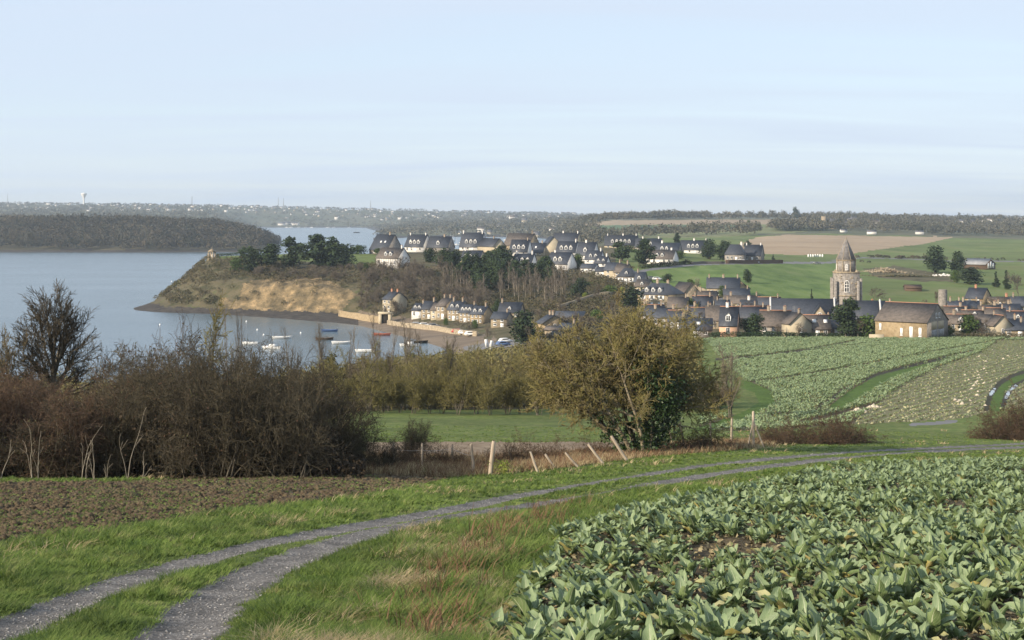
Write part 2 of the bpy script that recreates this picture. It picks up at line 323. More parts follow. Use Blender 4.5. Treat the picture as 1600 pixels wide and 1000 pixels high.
bgk = {  # far ground, knots 9..21
 -500: [(600,-3),(700,-3),(800,-3),(850,-3),(950,-3),(1200,-3),(1640,-2),(1680,2.5),(1950,30),(3000,20),(5000,60),(6500,316),(9500,50)],
 0:    [(600,-3),(700,-3),(800,-3),(850,-3),(950,-3),(1200,-3),(1640,-2),(1680,2.5),(1950,29),(3000,20),(5000,60),(6500,318),(9500,50)],
 180:  [(600,-3),(630,-2.5),(650,-2.5),(660,-3),(680,-3),(900,-3),(1640,-2),(1680,2.5),(1950,28),(3000,20),(5000,58),(6500,320),(9500,50)],
 215:  [(618,-1.5),(636,.5),(645,.6),(650,.6),(668,-2),(900,-3),(1640,-2),(1680,2.5),(1950,28),(3000,20),(5000,57),(6500,320),(9500,50)],
 250:  [(612,-1),(626,1.0),(645,1.6),(660,3.0),(690,1),(900,-3),(1640,-2),(1680,2.5),(1950,27),(3000,20),(5000,55),(6500,321),(9500,50)],
 290:  [(608,-1),(622,1.2),(645,6.2),(680,11.2),(730,9),(900,-3),(1645,-2),(1685,2.5),(1950,25),(3000,18),(5000,54),(6500,322),(9500,50)],
 330:  [(602,-1),(617,1.3),(642,10.5),(695,20.4),(765,19.8),(920,-3),(1650,-2),(1690,2.5),(1930,24),(3000,16),(5000,52),(6500,322),(9500,48)],
 400:  [(580,-1),(609,1.5),(622,11.5),(692,19.5),(780,20.4),(950,-3),(1655,-2),(1700,3),(1880,17),(2300,-2),(5300,-2),(6500,323),(9500,48)],
 445:  [(566,-1),(604,1.6),(617,11.9),(690,18.8),(785,20.5),(1000,-3),(1660,-2.6),(1720,-2.6),(1900,-3),(2400,-3),(5350,-1),(6600,324),(9500,46)],
 560:  [(520,-1),(588,1.6),(603,9.8),(655,417),(790,396),(1050,-3),(1700,-3),(1750,-3),(2000,-3),(2600,-3),(5350,-1),(6700,327),(9500,44)],
 600:  [(490,-1),(560,1.9),(600,9.3),(652,417),(810,395),(1080,-3),(1800,-3),(2650,-1),(2850,4),(3300,-1),(5200,3),(6700,328),(9500,44)],
 650:  [(457,-1),(538,501),(592,460),(650,415),(850,391),(1100,-3),(1900,-3),(2850,-1),(3000,6),(3450,9),(5000,18),(6800,329),(9500,44)],
 700:  [(447,0),(515,506),(582,465),(660,415),(860,389),(1150,-3),(1900,-3),(2900,-1),(3050,7),(3500,12),(5000,22),(6800,330),(9500,42)],
 760:  [(452,534),(505,508),(572,470),(660,418),(880,387),(1200,-3),(2000,-3),(2900,-1),(3050,8),(3500,15),(5000,27),(6800,332),(9500,42)],
 850:  [(450,521),(510,495),(580,465),(680,418),(900,387),(1300,-3),(2200,-3),(2800,-1),(3000,11),(3600,20),(5000,30),(6800,334),(9500,40)],
 910:  [(450,516),(515,489),(590,457),(685,416),(930,385),(1400,5),(1900,8),(2150,17),(2500,352),(3300,28),(5000,34),(6800,336),(9500,38)],
 950:  [(450,513),(520,484),(600,450),(690,415),(950,384),(1500,10),(1800,14),(2000,361),(2500,345),(3200,33),(5000,34),(6800,338),(9500,36)],
 1050: [(450,508),(530,478),(620,445),(720,415),(1000,385),(1400,16),(1720,369),(2000,360),(2550,342),(3200,34),(5000,34),(6800,339),(9500,34)],
 1150: [(450,511),(530,476),(620,440),(760,412),(1050,388),(1450,372),(1720,368),(2000,360),(2600,341.5),(3200,34),(5000,34),(6800,339),(9500,34)],
 1300: [(455,512),(540,475),(660,442),(850,408),(1100,387),(1600,367),(1850,364),(2150,356),(2650,343),(3200,32),(5000,34),(6800,339),(9500,34)],
 1450: [(450,510),(530,480),(640,450),(850,412),(1150,393),(1700,370),(1950,368),(2200,362),(2750,346),(3500,26),(5000,34),(6800,340),(9500,34)],
 1600: [(450,510),(530,480),(640,451),(850,414),(1150,395),(1700,373),(1900,374),(2200,366),(2800,350),(3600,26),(5000,34),(6800,341),(9500,34)],
 2100: [(450,511),(530,481),(640,452),(850,415),(1150,396),(1700,374),(1900,375),(2200,367),(2800,350),(3600,26),(5000,34),(6800,341),(9500,34)]}
PXG = np.arange(-500, 2101, 2.0)
DG = np.concatenate([np.geomspace(3, 12, 90)[:-1], np.geomspace(12, 60, 330)[:-1], np.geomspace(60, 560, 270)[:-1], np.geomspace(560, 720, 130)[:-1], np.geomspace(720, 1000, 45)[:-1], np.geomspace(1000, 9500, 190)])
def knots(tab):
    ks = sorted(tab); A = np.array([[(d, zv(d, v)) for d, v in tab[k]] for k in ks], float)
    return np.stack([[np.interp(PXG, ks, A[:, j, c]) for j in range(A.shape[1])] for c in (0, 1)], -1)   # (K, cols, 2)
KN = np.concatenate([knots(fg), knots(bgk)], 0)
Z = np.stack([np.interp(DG, KN[:, i, 0], KN[:, i, 1]) for i in range(len(PXG))], 1)                       # rows, cols
def smooth(Z, r, c):
    for ax, n in ((0, r), (1, c)):
        for _ in range(n):
            p = np.concatenate([Z.take([0], ax), Z, Z.take([-1], ax)], ax)
            Z = .25*p.take(range(0, Z.shape[ax]), ax)+.5*Z+.25*p.take(range(2, Z.shape[ax]+2), ax)
    return Z
Z = smooth(Z, 5, 26)
GX = (PXG[None]-800)/F*DG[:, None]; GY = np.broadcast_to(DG[:, None], GX.shape)
dry = Z > .3
near_a = np.interp(DG, [3, 40, 90, 150, 420, 600, 900, 1500], [.10, .16, .25, .3, .25, .8, .9, 2.2])[:, None]
Z = Z+np.where(dry, near_a*fbm(GX/6, GY/6, 3, 3)*np.where(DG[:, None] < 300, 1, .3)+np.where(DG[:, None] > 420, near_a*2.0*fbm(GX/45, GY/45, 4, 9), 0), 0)
def hgt(x, y):
    px = 800+F*x/y; fi = np.clip((px-PXG[0])/2, 0, len(PXG)-1.001); fj = np.interp(y, DG, np.arange(len(DG))); fj = np.minimum(fj, len(DG)-1.001)
    i = fi.astype(int) if hasattr(fi, 'astype') else int(fi); j = np.floor(fj).astype(int); a = fi-i; b = fj-j
    return (Z[j, i]*(1-a)+Z[j, i+1]*a)*(1-b)+(Z[j+1, i]*(1-a)+Z[j+1, i+1]*a)*b
def H(x, y): return float(hgt(np.array(float(x)), np.array(float(y))))
def hit(px, v, D0, D1):
    """where the line of sight through a point of the photograph meets the ground, between two distances"""
    x = np.geomspace(D0, D1, 500); z = hgt((px-800)/F*x, x); vv = HZ+F*(ZC-z)/x; s = vv-v
    c = np.nonzero((s[:-1] >= 0) & (s[1:] < 0))[0]
    D = x[c[0]] if len(c) else x[np.argmin(np.abs(s))]
    return (px-800)/F*D, D, H((px-800)/F*D, D)
VG = HZ+F*(ZC-Z)/DG[:, None]; PG = np.broadcast_to(PXG[None], Z.shape)
def inpoly(px, v, poly):
    ins = np.zeros(np.shape(px), bool); n = len(poly)
    for i in range(n):
        x0, y0 = poly[i]; x1, y1 = poly[(i+1) % n]
        if y0 == y1: continue
        c = ((v >= min(y0, y1)) & (v < max(y0, y1))) & (px < x0+(v-y0)*(x1-x0)/(y1-y0)); ins ^= c
    return ins
def linedist(px, v, line, sx=1.0):
    d = np.full(np.shape(px), 1e9)
    for (x0, y0), (x1, y1) in zip(line[:-1], line[1:]):
        ax, ay = (x1-x0)*sx, y1-y0; L2 = ax*ax+ay*ay; bx, by = (px-x0)*sx, v-y0
        t = np.clip((bx*ax+by*ay)/L2, 0, 1); d = np.minimum(d, np.hypot(bx-t*ax, by-t*ay))
    return d
POLY = {
 'plough': [(-600,756),(0,754),(200,752),(420,743),(560,737),(640,738),(700,748),(640,763),(560,776),(400,798),(250,815),(150,835),(0,850),(-300,890),(-600,930)],
 'cauli': [(760,1040),(785,990),(830,915),(880,838),(1010,802),(1130,776),(1300,734),(1500,726),(1700,722),(2200,718),(2200,1300),(600,1300)],
 'meadow': [(555,652),(980,652),(1010,668),(1120,672),(1120,692),(955,692),(560,692)],
 'stubble': [(570,691),(985,691),(990,716),(900,722),(570,718)],
 'farcauli': [(1100,530),(1130,565),(1165,595),(1205,612),(1200,633),(1150,648),(1095,655),(1092,672),(1200,674),(1300,664),(1420,660),(1500,655),(1560,640),(1640,632),(2200,640),(2200,527),(1300,527)],
 'harvest': [(1325,668),(1345,650),(1405,605),(1470,572),(1530,552),(1560,532),(2200,530),(2200,680),(1500,665)],
 'brown': [(1125,392),(1180,372),(1230,367),(1490,371),(1440,382),(1380,389),(1330,397),(1240,399),(1180,396)],
 'greenfield': [(985,425),(1060,417),(1180,413),(1330,409),(1345,470),(1340,500),(1010,500),(985,450)],
 'hill_tan': [(905,349),(960,344.5),(1290,343),(1290,349.5),(1130,351),(960,352),(905,355)],
 'hill_blue': [(935,353),(1150,351.5),(1160,355.5),(1050,360),(925,362)],
 'hill_green': [(895,364),(930,351),(1290,349),(1300,358),(1240,364),(1100,372),(900,372)],
 'scrub': [(232,492),(330,402),(365,400),(575,412),(590,420),(720,415),(880,420),(940,428),(985,440),(1000,470),(880,482),(780,480),(650,470),(600,503),(560,493),(380,488),(240,490)],
 'cliff': [(335,487),(345,468),(372,470),(378,446),(400,437),(440,432),(500,436),(530,446),(562,462),(548,470),(530,492),(520,492),(380,489),(240,489)]}
LEFT_RUT = [(-150,1035),(0,985),(100,940),(200,905),(300,875),(400,849),(520,825),(600,812),(700,795),(800,775),(900,758),(1000,742),(1100,727),(1200,716),(1300,708),(1400,702),(1500,697),(1600,693),(1750,690)]
RIGHT_RUT = [(250,1080),(268,1000),(330,940),(400,893),(480,860),(580,829),(700,806),(781,795),(844,786),(920,773),(1000,759),(1100,742),(1200,728),(1300,716),(1400,708),(1500,702),(1600,698),(1750,694)]
def ground_line(line, D0, D1):
    pts = []
    for (x0, y0), (x1, y1) in zip(line[:-1], line[1:]):
        for t in np.linspace(0, 1, 8, endpoint=False): pts.append(hit(x0+(x1-x0)*t, y0+(y1-y0)*t, D0, D1)[:2])
    return pts
RUTS = [ground_line(l, 12, 135) for l in (LEFT_RUT, RIGHT_RUT)]
def rutdist(x, y):
    wob = .24*fbm(x*3.0, y*2.2, 4, 77)
    return [linedist(x, y, r)+wob for r in RUTS]
nr = int(np.searchsorted(DG, 140)); cls = np.zeros(Z.shape, np.int8)
NAMES = ['ground', 'gravel_track', 'ploughed_field', 'cauliflower_field_soil', 'meadow', 'stubble_field', 'far_cauliflower_field_soil', 'pasture', 'tan_field', 'hillside', 'cliff', 'tidal_flat', 'beach', 'sea_bed', 'far_land', 'hill_pasture', 'hill_stubble', 'hill_crop', 'lane', 'muddy_rut', 'puddle', 'rough_pasture', 'grass_strip', 'harvested_field_soil']
MATL = [m_grass, m_gravel, m_soil, m_fieldsoil, m_grass, m_stubble, m_fieldsoil, m_field_up, m_brown, m_scrub, m_cliff, m_shore, m_beach, m_bed, m_farland, m_hillA, m_hillB, m_hillC, m_road, m_mud, None, m_pasture2, m_lush, M('harvested soil', [(.085,.085,.045),(.13,.13,.065),(.19,.175,.10),(.10,.14,.05)], 1.2, .95, .05, 6, coord='World', detail=8)]
def setc(mask, n): cls[mask] = NAMES.index(n)
Dm = GY; wob = 3*fbm(PG/9, VG/5, 3, 21)
setc((Dm > 1350), 'far_land'); setc((Dm > 440) & (Dm <= 1700) & (PG > 960), 'rough_pasture'); setc((Dm > 1500) & (Dm < 2300) & (PG < 450), 'hillside')
for n, (p, a, b) in {'ploughed_field': ('plough', 10, 90), 'cauliflower_field_soil': ('cauli', 3, 100), 'meadow': ('meadow', 70, 170), 'stubble_field': ('stubble', 70, 130),
    'far_cauliflower_field_soil': ('farcauli', 110, 440), 'pasture': ('greenfield', 440, 1100), 'tan_field': ('brown', 700, 1900), 'hill_pasture': ('hill_green', 1500, 3000),
    'hillside': ('scrub', 440, 830), 'cliff': ('cliff', 560, 680)}.items():
    k = 1.0 if a < 500 else (.9 if n in ('cliff', 'hillside') else .15)
    setc(inpoly(PG+wob*k*2, VG+wob*k, POLY[p]) & (Dm > a) & (Dm < b), n)
for n, p in (('hill_stubble', 'hill_tan'), ('hill_crop', 'hill_blue')): setc(inpoly(PG, VG, POLY[p]) & (Dm > 1600) & (Dm < 2900), n)
cls[(cls == NAMES.index('cliff')) & (fbm(GX/9, Z/5, 3, 90) < -.17)] = NAMES.index('hillside')
setc((cls == 6) & inpoly(PG+wob*3, VG+wob, POLY['harvest']), 'harvested_field_soil')
setc((cls == 0) & (Dm > 440) & (PG < 960) & (Z > 1.4), 'hillside'); setc((cls == 0) & (Dm > 175) & (PG < 1085), 'hillside'); setc(np.isin(cls, [0, NAMES.index('rough_pasture')]) & (Dm > 399) & (Dm < 545) & (VG > 472) & (PG > 930), 'hillside')
setc(inpoly(PG, VG, [(365,398),(560,396),(600,400),(600,416),(545,412),(480,409),(365,407)]) & (Dm > 640) & (Dm < 830), 'meadow')
setc(inpoly(PG, VG, [(335,400),(380,396),(386,406),(345,405)]) & (Dm > 640) & (Dm < 830), 'meadow')
zj = 1.2*fbm(PG/5, GY/9, 3, 31)
setc((Dm > 440) & (Dm < 700) & (Z <= 1.6+zj) & (PG < 560), 'tidal_flat'); setc((Dm > 420) & (Dm < 700) & (Z <= 2.3+zj) & (PG >= 560) & (PG < 790), 'beach')
setc((Dm > 1600) & (Z <= 1.6), 'tidal_flat'); setc(Z < -.45, 'sea_bed')
LANES = [([(985,428),(1010,422),(1050,417),(1085,413.5),(1130,412),(1220,411),(1290,411),(1330,408)], 600, 1100, 1.6), ([(1300,407),(1350,403),(1420,405),(1480,408),(1600,409)], 600, 1100, .7),
         ([(740,545),(780,540),(840,532),(900,527)], 410, 470, 5), ([(1095,478),(1120,464),(1125,459)], 480, 620, 4)]
setc(inpoly(PG+wob*6, VG+wob, [(1345,420),(1400,416),(1470,428),(1500,440),(1440,440),(1370,434)]) & (Dm > 500) & (Dm < 900), 'hillside')
for l, a, b, wd in LANES: setc((linedist(PG, VG, l, .3) < wd) & (Dm > a) & (Dm < b), 'lane')
setc((linedist(PG, VG, [(1085,676),(1130,662),(1170,648),(1198,630),(1190,612),(1160,600)], .4) < 5) & (Dm > 120) & (Dm < 300), 'grass_strip')
setc(inpoly(PG, VG, [(1290,640),(1325,612),(1368,588),(1440,570),(1500,557),(1450,573),(1392,594),(1345,622),(1315,642)]) & (Dm > 120) & (Dm < 400), 'grass_strip')
setc(inpoly(PG, VG, [(1555,637),(1560,615),(1575,600),(1600,590),(1600,580),(1565,592),(1545,612),(1540,637)]) & (Dm > 120) & (Dm < 400), 'muddy_rut')
RUT2 = [[(1540,640),(1546,620),(1560,600),(1580,588),(1640,568)], [(1566,636),(1572,618),(1586,602),(1602,594),(1650,578)]]
setc((linedist(PG, VG, [(1553,638),(1560,612),(1575,596),(1600,584),(1650,570)], .6) < 6) & (Dm > 120) & (Dm < 400), 'grass_strip')
for l in RUT2: setc((linedist(PG, VG, l, .6) < 2.4) & (Dm > 120) & (Dm < 400), 'muddy_rut')
setc((linedist(PG, VG, [(1547,617),(1553,608)], .6) < 1.6) & (Dm > 120) & (Dm < 400), 'puddle'); setc((linedist(PG, VG, [(1571,622),(1576,612),(1586,603)], .6) < 1.7) & (Dm > 120) & (Dm < 400), 'puddle')
for l in ([(1120,562),(1180,558),(1260,548),(1335,534)], [(1270,645),(1325,606),(1370,586),(1440,568),(1520,550)]):
    setc((linedist(PG, VG, l, .5) < 1.5) & (Dm > 120) & (Dm < 430), 'muddy_rut')
setc((linedist(PG, VG, [(1425,664),(1460,662),(1490,659)], .4) < 2.2) & (Dm > 120) & (Dm < 300), 'lane')
rd = rutdist(GX[:nr], GY[:nr]); RW = (.40, .45)
onrut = (rd[0] < RW[0]) | (rd[1] < RW[1]); c2 = cls[:nr]; c2[onrut] = 1
mid = np.minimum(rd[0], rd[1])
Z[:nr] -= .07*np.exp(-(rd[0]/.45)**2)+.07*np.exp(-(rd[1]/.5)**2)
ck = (PG > 300) & (PG < 585) & (Dm > 570) & (Dm < 690) & (Z > 2) & (Z < 15); Z[ck] += (2.6*fbm(GX/5, GY/7, 4, 91)*np.clip((Z-2)/3, 0, 1))[ck]
pl = cls == 2; Z[pl] += (.24*fbm(GX*3.1, GY*1.3, 4, 40))[pl]
cl = cls == 3; Z[cl] += (.2*fbm(GX*2, GY*1.2, 3, 50))[cl]
VG = HZ+F*(ZC-Z)/DG[:, None]
m_puddle = M('still puddle water', [(.20,.22,.24),(.22,.24,.26)], .5, .04, spec=.6); MATL[20] = m_puddle
V = np.stack([GX, GY, Z], -1).reshape(-1, 3); nc = len(PXG)
idx = (np.arange(len(DG)-1)[:, None]*nc+np.arange(nc-1)[None]); Q = np.stack([idx, idx+1, idx+nc+1, idx+nc], -1)
fc = cls[:-1, :-1]
for k, n in enumerate(NAMES):
    q = Q[fc == k]
    if not len(q): continue
    u, inv = np.unique(q, return_inverse=True)
    tag(mk(n, V[u], [inv.reshape(-1, 4)], MATL[k], smooth=True), kind='structure')
def cls_at(x, y):
    px = 800+F*x/y; i = np.clip(np.round((px-PXG[0])/2), 0, nc-1).astype(int); j = np.clip(np.round(np.interp(y, DG, np.arange(len(DG)))), 0, len(DG)-1).astype(int)
    return cls[j, i]

# the estuary
def water_material():
    m = bpy.data.materials.new('estuary water'); m.use_nodes = True; t = m.node_tree; N = t.nodes.new; L = t.links.new
    b = t.nodes['Principled BSDF']; b.inputs['Base Color'].default_value = (.085, .125, .15, 1); b.inputs['Roughness'].default_value = .22; b.inputs['IOR'].default_value = 1.33
    g = N('ShaderNodeNewGeometry'); n = N('ShaderNodeTexNoise'); n.inputs['Scale'].default_value = .35; n.inputs['Detail'].default_value = 6
    mp = N('ShaderNodeMapping'); mp.inputs['Scale'].default_value = (1, 2.2, 1); L(g.outputs['Position'], mp.inputs[0]); L(mp.outputs[0], n.inputs['Vector'])
    n2 = N('ShaderNodeTexNoise'); n2.inputs['Scale'].default_value = .008; n2.inputs['Detail'].default_value = 4; L(mp.outputs[0], n2.inputs['Vector'])
    mr = N('ShaderNodeMapRange'); L(n2.outputs[0], mr.inputs[0]); mr.inputs[1].default_value = .35; mr.inputs[2].default_value = .65; mr.inputs[3].default_value = .03; mr.inputs[4].default_value = .34
    bp = N('ShaderNodeBump'); L(n.outputs[0], bp.inputs['Height']); L(mr.outputs[0], bp.inputs['Distance']); bp.inputs['Strength'].default_value = 1
    L(bp.outputs[0], b.inputs['Normal']); return m
wd = MB(); wd.add([(-2500, 330, 0), (900, 330, 0), (900, 7000, 0), (-2500, 7000, 0)], [[(0, 1, 2, 3)]])
tag(wd.build('water', [water_material()]), kind='structure')

# ---------------------------------------------------------------- houses
WINS = {}
def window_mesh(wd, ht, kind):
    """window lying in the plane y=0, facing -y, sill at z=0; kind: plain, shutters, tall door"""
    key = (round(wd, 1), round(ht, 1), kind)
    if key in WINS: return WINS[key]
    wd, ht = key[:2]; b = MB(); f = .09
    for x0, x1, z0, z1 in ((-wd/2, wd/2, 0, f), (-wd/2, wd/2, ht-f, ht), (-wd/2, -wd/2+f, f, ht-f), (wd/2-f, wd/2, f, ht-f), (-.035, .035, f, ht-f)): b.box(x0, x1, -.06, .02, z0, z1, 0)
    b.box(-wd/2-.1, wd/2+.1, -.14, .02, -.1, -.002, 0)
    if kind == 'shutters':
        for s in (-1, 1): b.box(s*(wd/2+.06)-(0 if s > 0 else wd*.48), s*(wd/2+.06)+(wd*.48 if s > 0 else 0), -.07, .0, -.02, ht+.02, 0)
    if kind == 'closed': b.box(-wd/2+f, wd/2-f, -.05, 0, f, ht-f, 0)
    else: b.box(-wd/2+f, wd/2-f, -.03, .0, f, ht-f, 1)
    o = b.build('window', [m_paint, m_glass]); me = o.data; bpy.data.objects.remove(o); WINS[key] = me; return me
def add_window(parent, x, y, z, rz, wd=1.0, ht=1.3, kind='plain', name='window'):
    o = bpy.data.objects.new(name, window_mesh(wd, ht, kind)); C.objects.link(o); o.parent = parent; o.location = (x, y, z); o.rotation_euler = (0, 0, rz); return o
def gable_walls(L, W, h, r, base=2.0, t=None):
    b = MB(); y = W/2; pts = []
    for x in (-L/2, L/2): pts += [(x, -y, -base), (x, y, -base), (x, y, h), (x, 0, h+r), (x, -y, h)]
    f4 = [(0, 5, 9, 4), (1, 2, 7, 6), (0, 1, 6, 5)]; f4 += [(0, 4, 2, 1), (5, 6, 7, 9)]; f3 = [(4, 3, 2), (9, 7, 8)]; f4 += [(4, 9, 8, 3), (2, 3, 8, 7)]
    b.add(pts, [f4, f3]); return b
def gable_roof(L, W, h, r, ov=.35, th=.22, ex=.25, ridge=True):
    b = MB(); sl = r/(W/2); L2 = L/2+ex
    for s in (-1, 1):
        y0, z0 = s*(W/2+ov), h-ov*sl; V = [(x, y, z+dz) for dz in (.03, th) for x in (-L2, L2) for y, z in ((y0, z0), (0, h+r))]
        b.add(V, [[(0, 1, 3, 2), (4, 6, 7, 5), (0, 4, 5, 1), (2, 3, 7, 6), (0, 2, 6, 4), (1, 5, 7, 3)]], 0)
    if ridge: b.box(-L2, L2, -.14, .14, h+r+th-.1, h+r+th+.08, 1)
    return b
def hip_roof(L, W, h, r, ov=.35, k=.5):
    x, y = L/2+ov, W/2+ov; xr = max(.3, L/2-W/2*k); b = MB()
    V = [(-x, -y, h-.1), (x, -y, h-.1), (x, y, h-.1), (-x, y, h-.1), (-x, -y, h+.1), (x, -y, h+.1), (x, y, h+.1), (-x, y, h+.1), (-xr, 0, h+r), (xr, 0, h+r)]
    b.add(V, [[(0, 3, 2, 1), (0, 1, 5, 4), (1, 2, 6, 5), (2, 3, 7, 6), (3, 0, 4, 7), (4, 5, 9, 8), (6, 7, 8, 9)], [(5, 6, 9), (7, 4, 8)]], 0); return b
def dormer_mb(w=1.3, d=2.2, h=1.3, r=.7):
    """front at y=0, runs back to y=d, sill at z=0"""
    b = MB(); b.box(-w/2, w/2, .06, d, 0, h, 0); b.add([(-w/2, .06, h), (w/2, .06, h), (0, .06, h+r), (-w/2, d, h), (w/2, d, h), (0, d, h+r)], [[(0, 1, 2), (3, 5, 4)]], 0)
    for s in (-1, 1):
        x0, z0 = s*(w/2+.15), h-.15*r/(w/2)
        b.add([(x0, -.12, z0), (0, -.12, h+r), (0, d+r, h+r), (x0, d+r, z0), (x0, -.12, z0+.12), (0, -.12, h+r+.12), (0, d+r, h+r+.12), (x0, d+r, z0+.12)], [[(0, 1, 2, 3), (4, 7, 6, 5), (0, 4, 5, 1), (1, 5, 6, 2), (2, 6, 7, 3), (3, 7, 4, 0)]], 1)
    b.box(-w/2+.18, w/2-.18, .0, .07, .12, h-.05, 2); b.box(-w/2, w/2, -.02, .061, h-.06, h+.12, 3); b.box(-.05, .05, -.03, .03, .12, h-.05, 3)
    b.box(-w/2, -w/2+.2, -.02, .061, 0, h-.06, 3); b.box(w/2-.2, w/2, -.02, .061, 0, h-.06, 3); b.box(-w/2+.2, w/2-.2, -.02, .061, 0, .13, 3)
    return b
def chimney_mb(w=.8, d=.5, h=1.15, pots=2):
    b = MB(); b.box(-w/2, w/2, -d/2, d/2, -1.6, h, 0); b.box(-w/2-.08, w/2+.08, -d/2-.08, d/2+.08, h, h+.14, 0)
    for i in range(pots):
        x = (i-(pots-1)/2)*w*.45; b.tube([(x, 0, h+.1), (x, 0, h+.38)], [.10, .09], 6, 1)
    return b
DORM = dormer_mb().build('dormer', [m_white, m_slate, m_glass, m_paint]).data
bpy.data.objects.remove(bpy.data.objects['dormer'])
CH = {}
for nm, mt in (('w', m_white), ('s', m_chim), ('b', m_ridge)):
    o = chimney_mb().build('chimney', [mt, m_ridge]); CH[nm] = o.data; bpy.data.objects.remove(o)
def inst(name, me, parent, loc, rz=0, sc=1):
    o = bpy.data.objects.new(name, me); C.objects.link(o); o.parent = parent; o.location = loc; o.rotation_euler = (0, 0, rz); o.scale = (sc, sc, sc) if isinstance(sc, (int, float)) else sc; return o
HOUSES = []; TALL = False
def house(px, v, D0, D1, wpx, wallpx, roofpx, yaw, label, depth=7.5, wall=m_stone, roof=m_slate, dorm=0, wins=3, floors=1, chim=(), chm='s', hip=False,
          gwin=0, door=True, timber=False, kind='plain', group=None, name='house', cat='house', doff=0, ridge=False, frame=True, skyl=0, D=None):
    if D: x, y = (px-800)/F*D, D; z = H(x, y)
    else: x, y, z = hit(px, v, D0, D1)
    th = R(yaw); s = y/F
    if TALL:
        nw, nr_ = wallpx*1.45+1, roofpx*1.22; v2 = min(526.5, v+.7*(nw+nr_-wallpx-roofpx)); wallpx, roofpx = nw, nr_
        if v2 > v: x, y, z = hit(px, v2, D0*.94, D1); s = y/F
    ct = max(.35, abs(math.cos(th)))
    L = wpx*s/ct; W = depth; h = wallpx*s; r = max(.8, roofpx*s)
    e = empty(name, (x, y+.5*W*ct, z), th); tag(e, label, cat, group); HOUSES.append((x, y+.5*W, max(L, W)*.5))
    ridge = ridge or (TALL and len(HOUSES) % 2 == 0)
    if TALL and not hip and len(HOUSES) % 3 == 1 and L > 5:                       # lean-to or lower wing against the gable
        lw, lh = min(3.2, L*.4), h*.72; sx = 1 if len(HOUSES) % 2 else -1; b = MB(); b.box(min(sx*L/2, sx*(L/2+lw)), max(sx*L/2, sx*(L/2+lw)), -W*.42, W*.38, -2, lh, 0)
        b.ngon_prism([(x_, y_, z_) for z_ in (lh+.01,) for x_, y_ in ((-lw/2, -W*.45), (lw/2, -W*.45), (lw/2, W*.4), (-lw/2, W*.4))]+[(x_, y_, lh+.3+.9*(x_*sx < 0)) for x_, y_ in ((-lw/2, -W*.45), (lw/2, -W*.45), (lw/2, W*.4), (-lw/2, W*.4))], 4, 1)
        v_ = b.v[-1]; v_[:, 0] += sx*(L/2+lw/2+.02); b.build('side_wing', [wall, roof], e)
    if hip:
        b = MB(); b.box(-L/2, L/2, -W/2, W/2, -2, h, 0); wl = b.build('wall', [wall], e)
        rf = hip_roof(L, W, h, r).build('roof', [roof], e)
    else:
        wl = gable_walls(L, W, h, r).build('wall', [wall], e)
        rf = gable_roof(L, W, h, r, ridge=ridge).build('roof', [roof, m_ridge], e)
    slope = r/(W/2)
    for c in chim:
        cx, cy = (c if isinstance(c, tuple) else (c, 0)); zz = h+r-abs(cy)*W/2*slope
        inst('chimney', CH[chm], rf, (cx*(L/2-.5), cy*W/2, zz), R(90) if abs(cx) > .8 else 0, .9+.1*(len(HOUSES) % 3))
    for i in range(dorm):
        dx = (i-(dorm-1)/2)*min(2.6, L*.85/max(1, dorm)); d = inst('dormer', DORM, rf, (dx, -W/2+.75, h+.25*r-.1), 0, min(1.25, max(.75, r/4.2)))
    n = wins; fh = h/floors
    for k in range(floors):
        for i in range(n):
            if L < 3: break
            x_ = (i-(n-1)/2)*L*.92/n; ww, wh = min(1.15, L/n*.42), min(1.5, fh*.52); zz = k*fh+fh*.34
            if k == 0 and door and i == n//2 and n > 1:
                add_window(e, x_, -W/2-.01, .15, 0, 1.1, min(2.1, fh*.8), 'closed', 'door'); continue
            add_window(e, x_, -W/2-.01, zz, 0, ww, wh, kind)
    for i in range(gwin):
        add_window(e, L/2+.01, (i-(gwin-1)/2)*2.0, h*.35 if i < 2 else h+.4, R(90), .9, 1.2, 'plain')
    for i in range(skyl):
        b = MB(); b.box(-.5, .5, -.6, .6, .0, .12, 0); b.box(-.42, .42, -.52, .52, .12, .14, 1)
        sk = b.build('skylight', [m_paint, m_paint], rf); sk.location = ((i-(skyl-1)/2)*3+.8, -W/4, h+r/2+.24); sk.rotation_euler = (math.atan(slope), 0, 0)
    if timber:
        b = MB()
        for i in range(13):
            x_ = -L/2+.1+i*(L-.2)/12; b.box(x_-.07, x_+.07, -W/2-.05, -W/2+.02, h*.05, h-.02, 0)
        b.box(-L/2, L/2, -W/2-.056, -W/2+.02, h-.2, h-.05, 0); b.box(-L/2, L/2, -W/2-.056, -W/2+.02, h*.45, h*.45+.14, 0)
        b.build('timber_frame', [m_timber], e)
    return e
E = (640, 1040)
# hilltop estate above the wood
house(613, 418, 630, 700, 36, 15, 15, -32, 'half-timbered white house with brown roof alone on the lawn edge, first from the cliff', 9, m_white, m_brownroof, 2, 4, 1, (.9,), 'w', timber=True)
house(602, 397, 740, 840, 30, 7, 23, -38, 'dark slate house with a huge steep roof behind the half-timbered house', 12, m_grey, m_slate, 0, 2, 1, (.5,), 's', skyl=2)
house(653, 394, 690, 830, 30, 9, 18, -32, 'white house with three dormers and grey gable beside the dark steep-roofed house', 9, m_white, m_slate, 3, 4, 1, (-.9, .9), 'w', gwin=0)
house(688, 394, 720, 860, 34, 8, 16, -25, 'dark stone house with a lit stone cross gable, right of the white three-dormer house', 8, m_grey, m_slate, 1, 2, 1, (.4,), 's')
house(739, 392, 720, 860, 34, 7, 21, -20, 'white house with tall dark roof, three dormers and chimney at each end on the hill', 9, m_white, m_slate, 3, 4, 1, (-.95, .95), 'w')
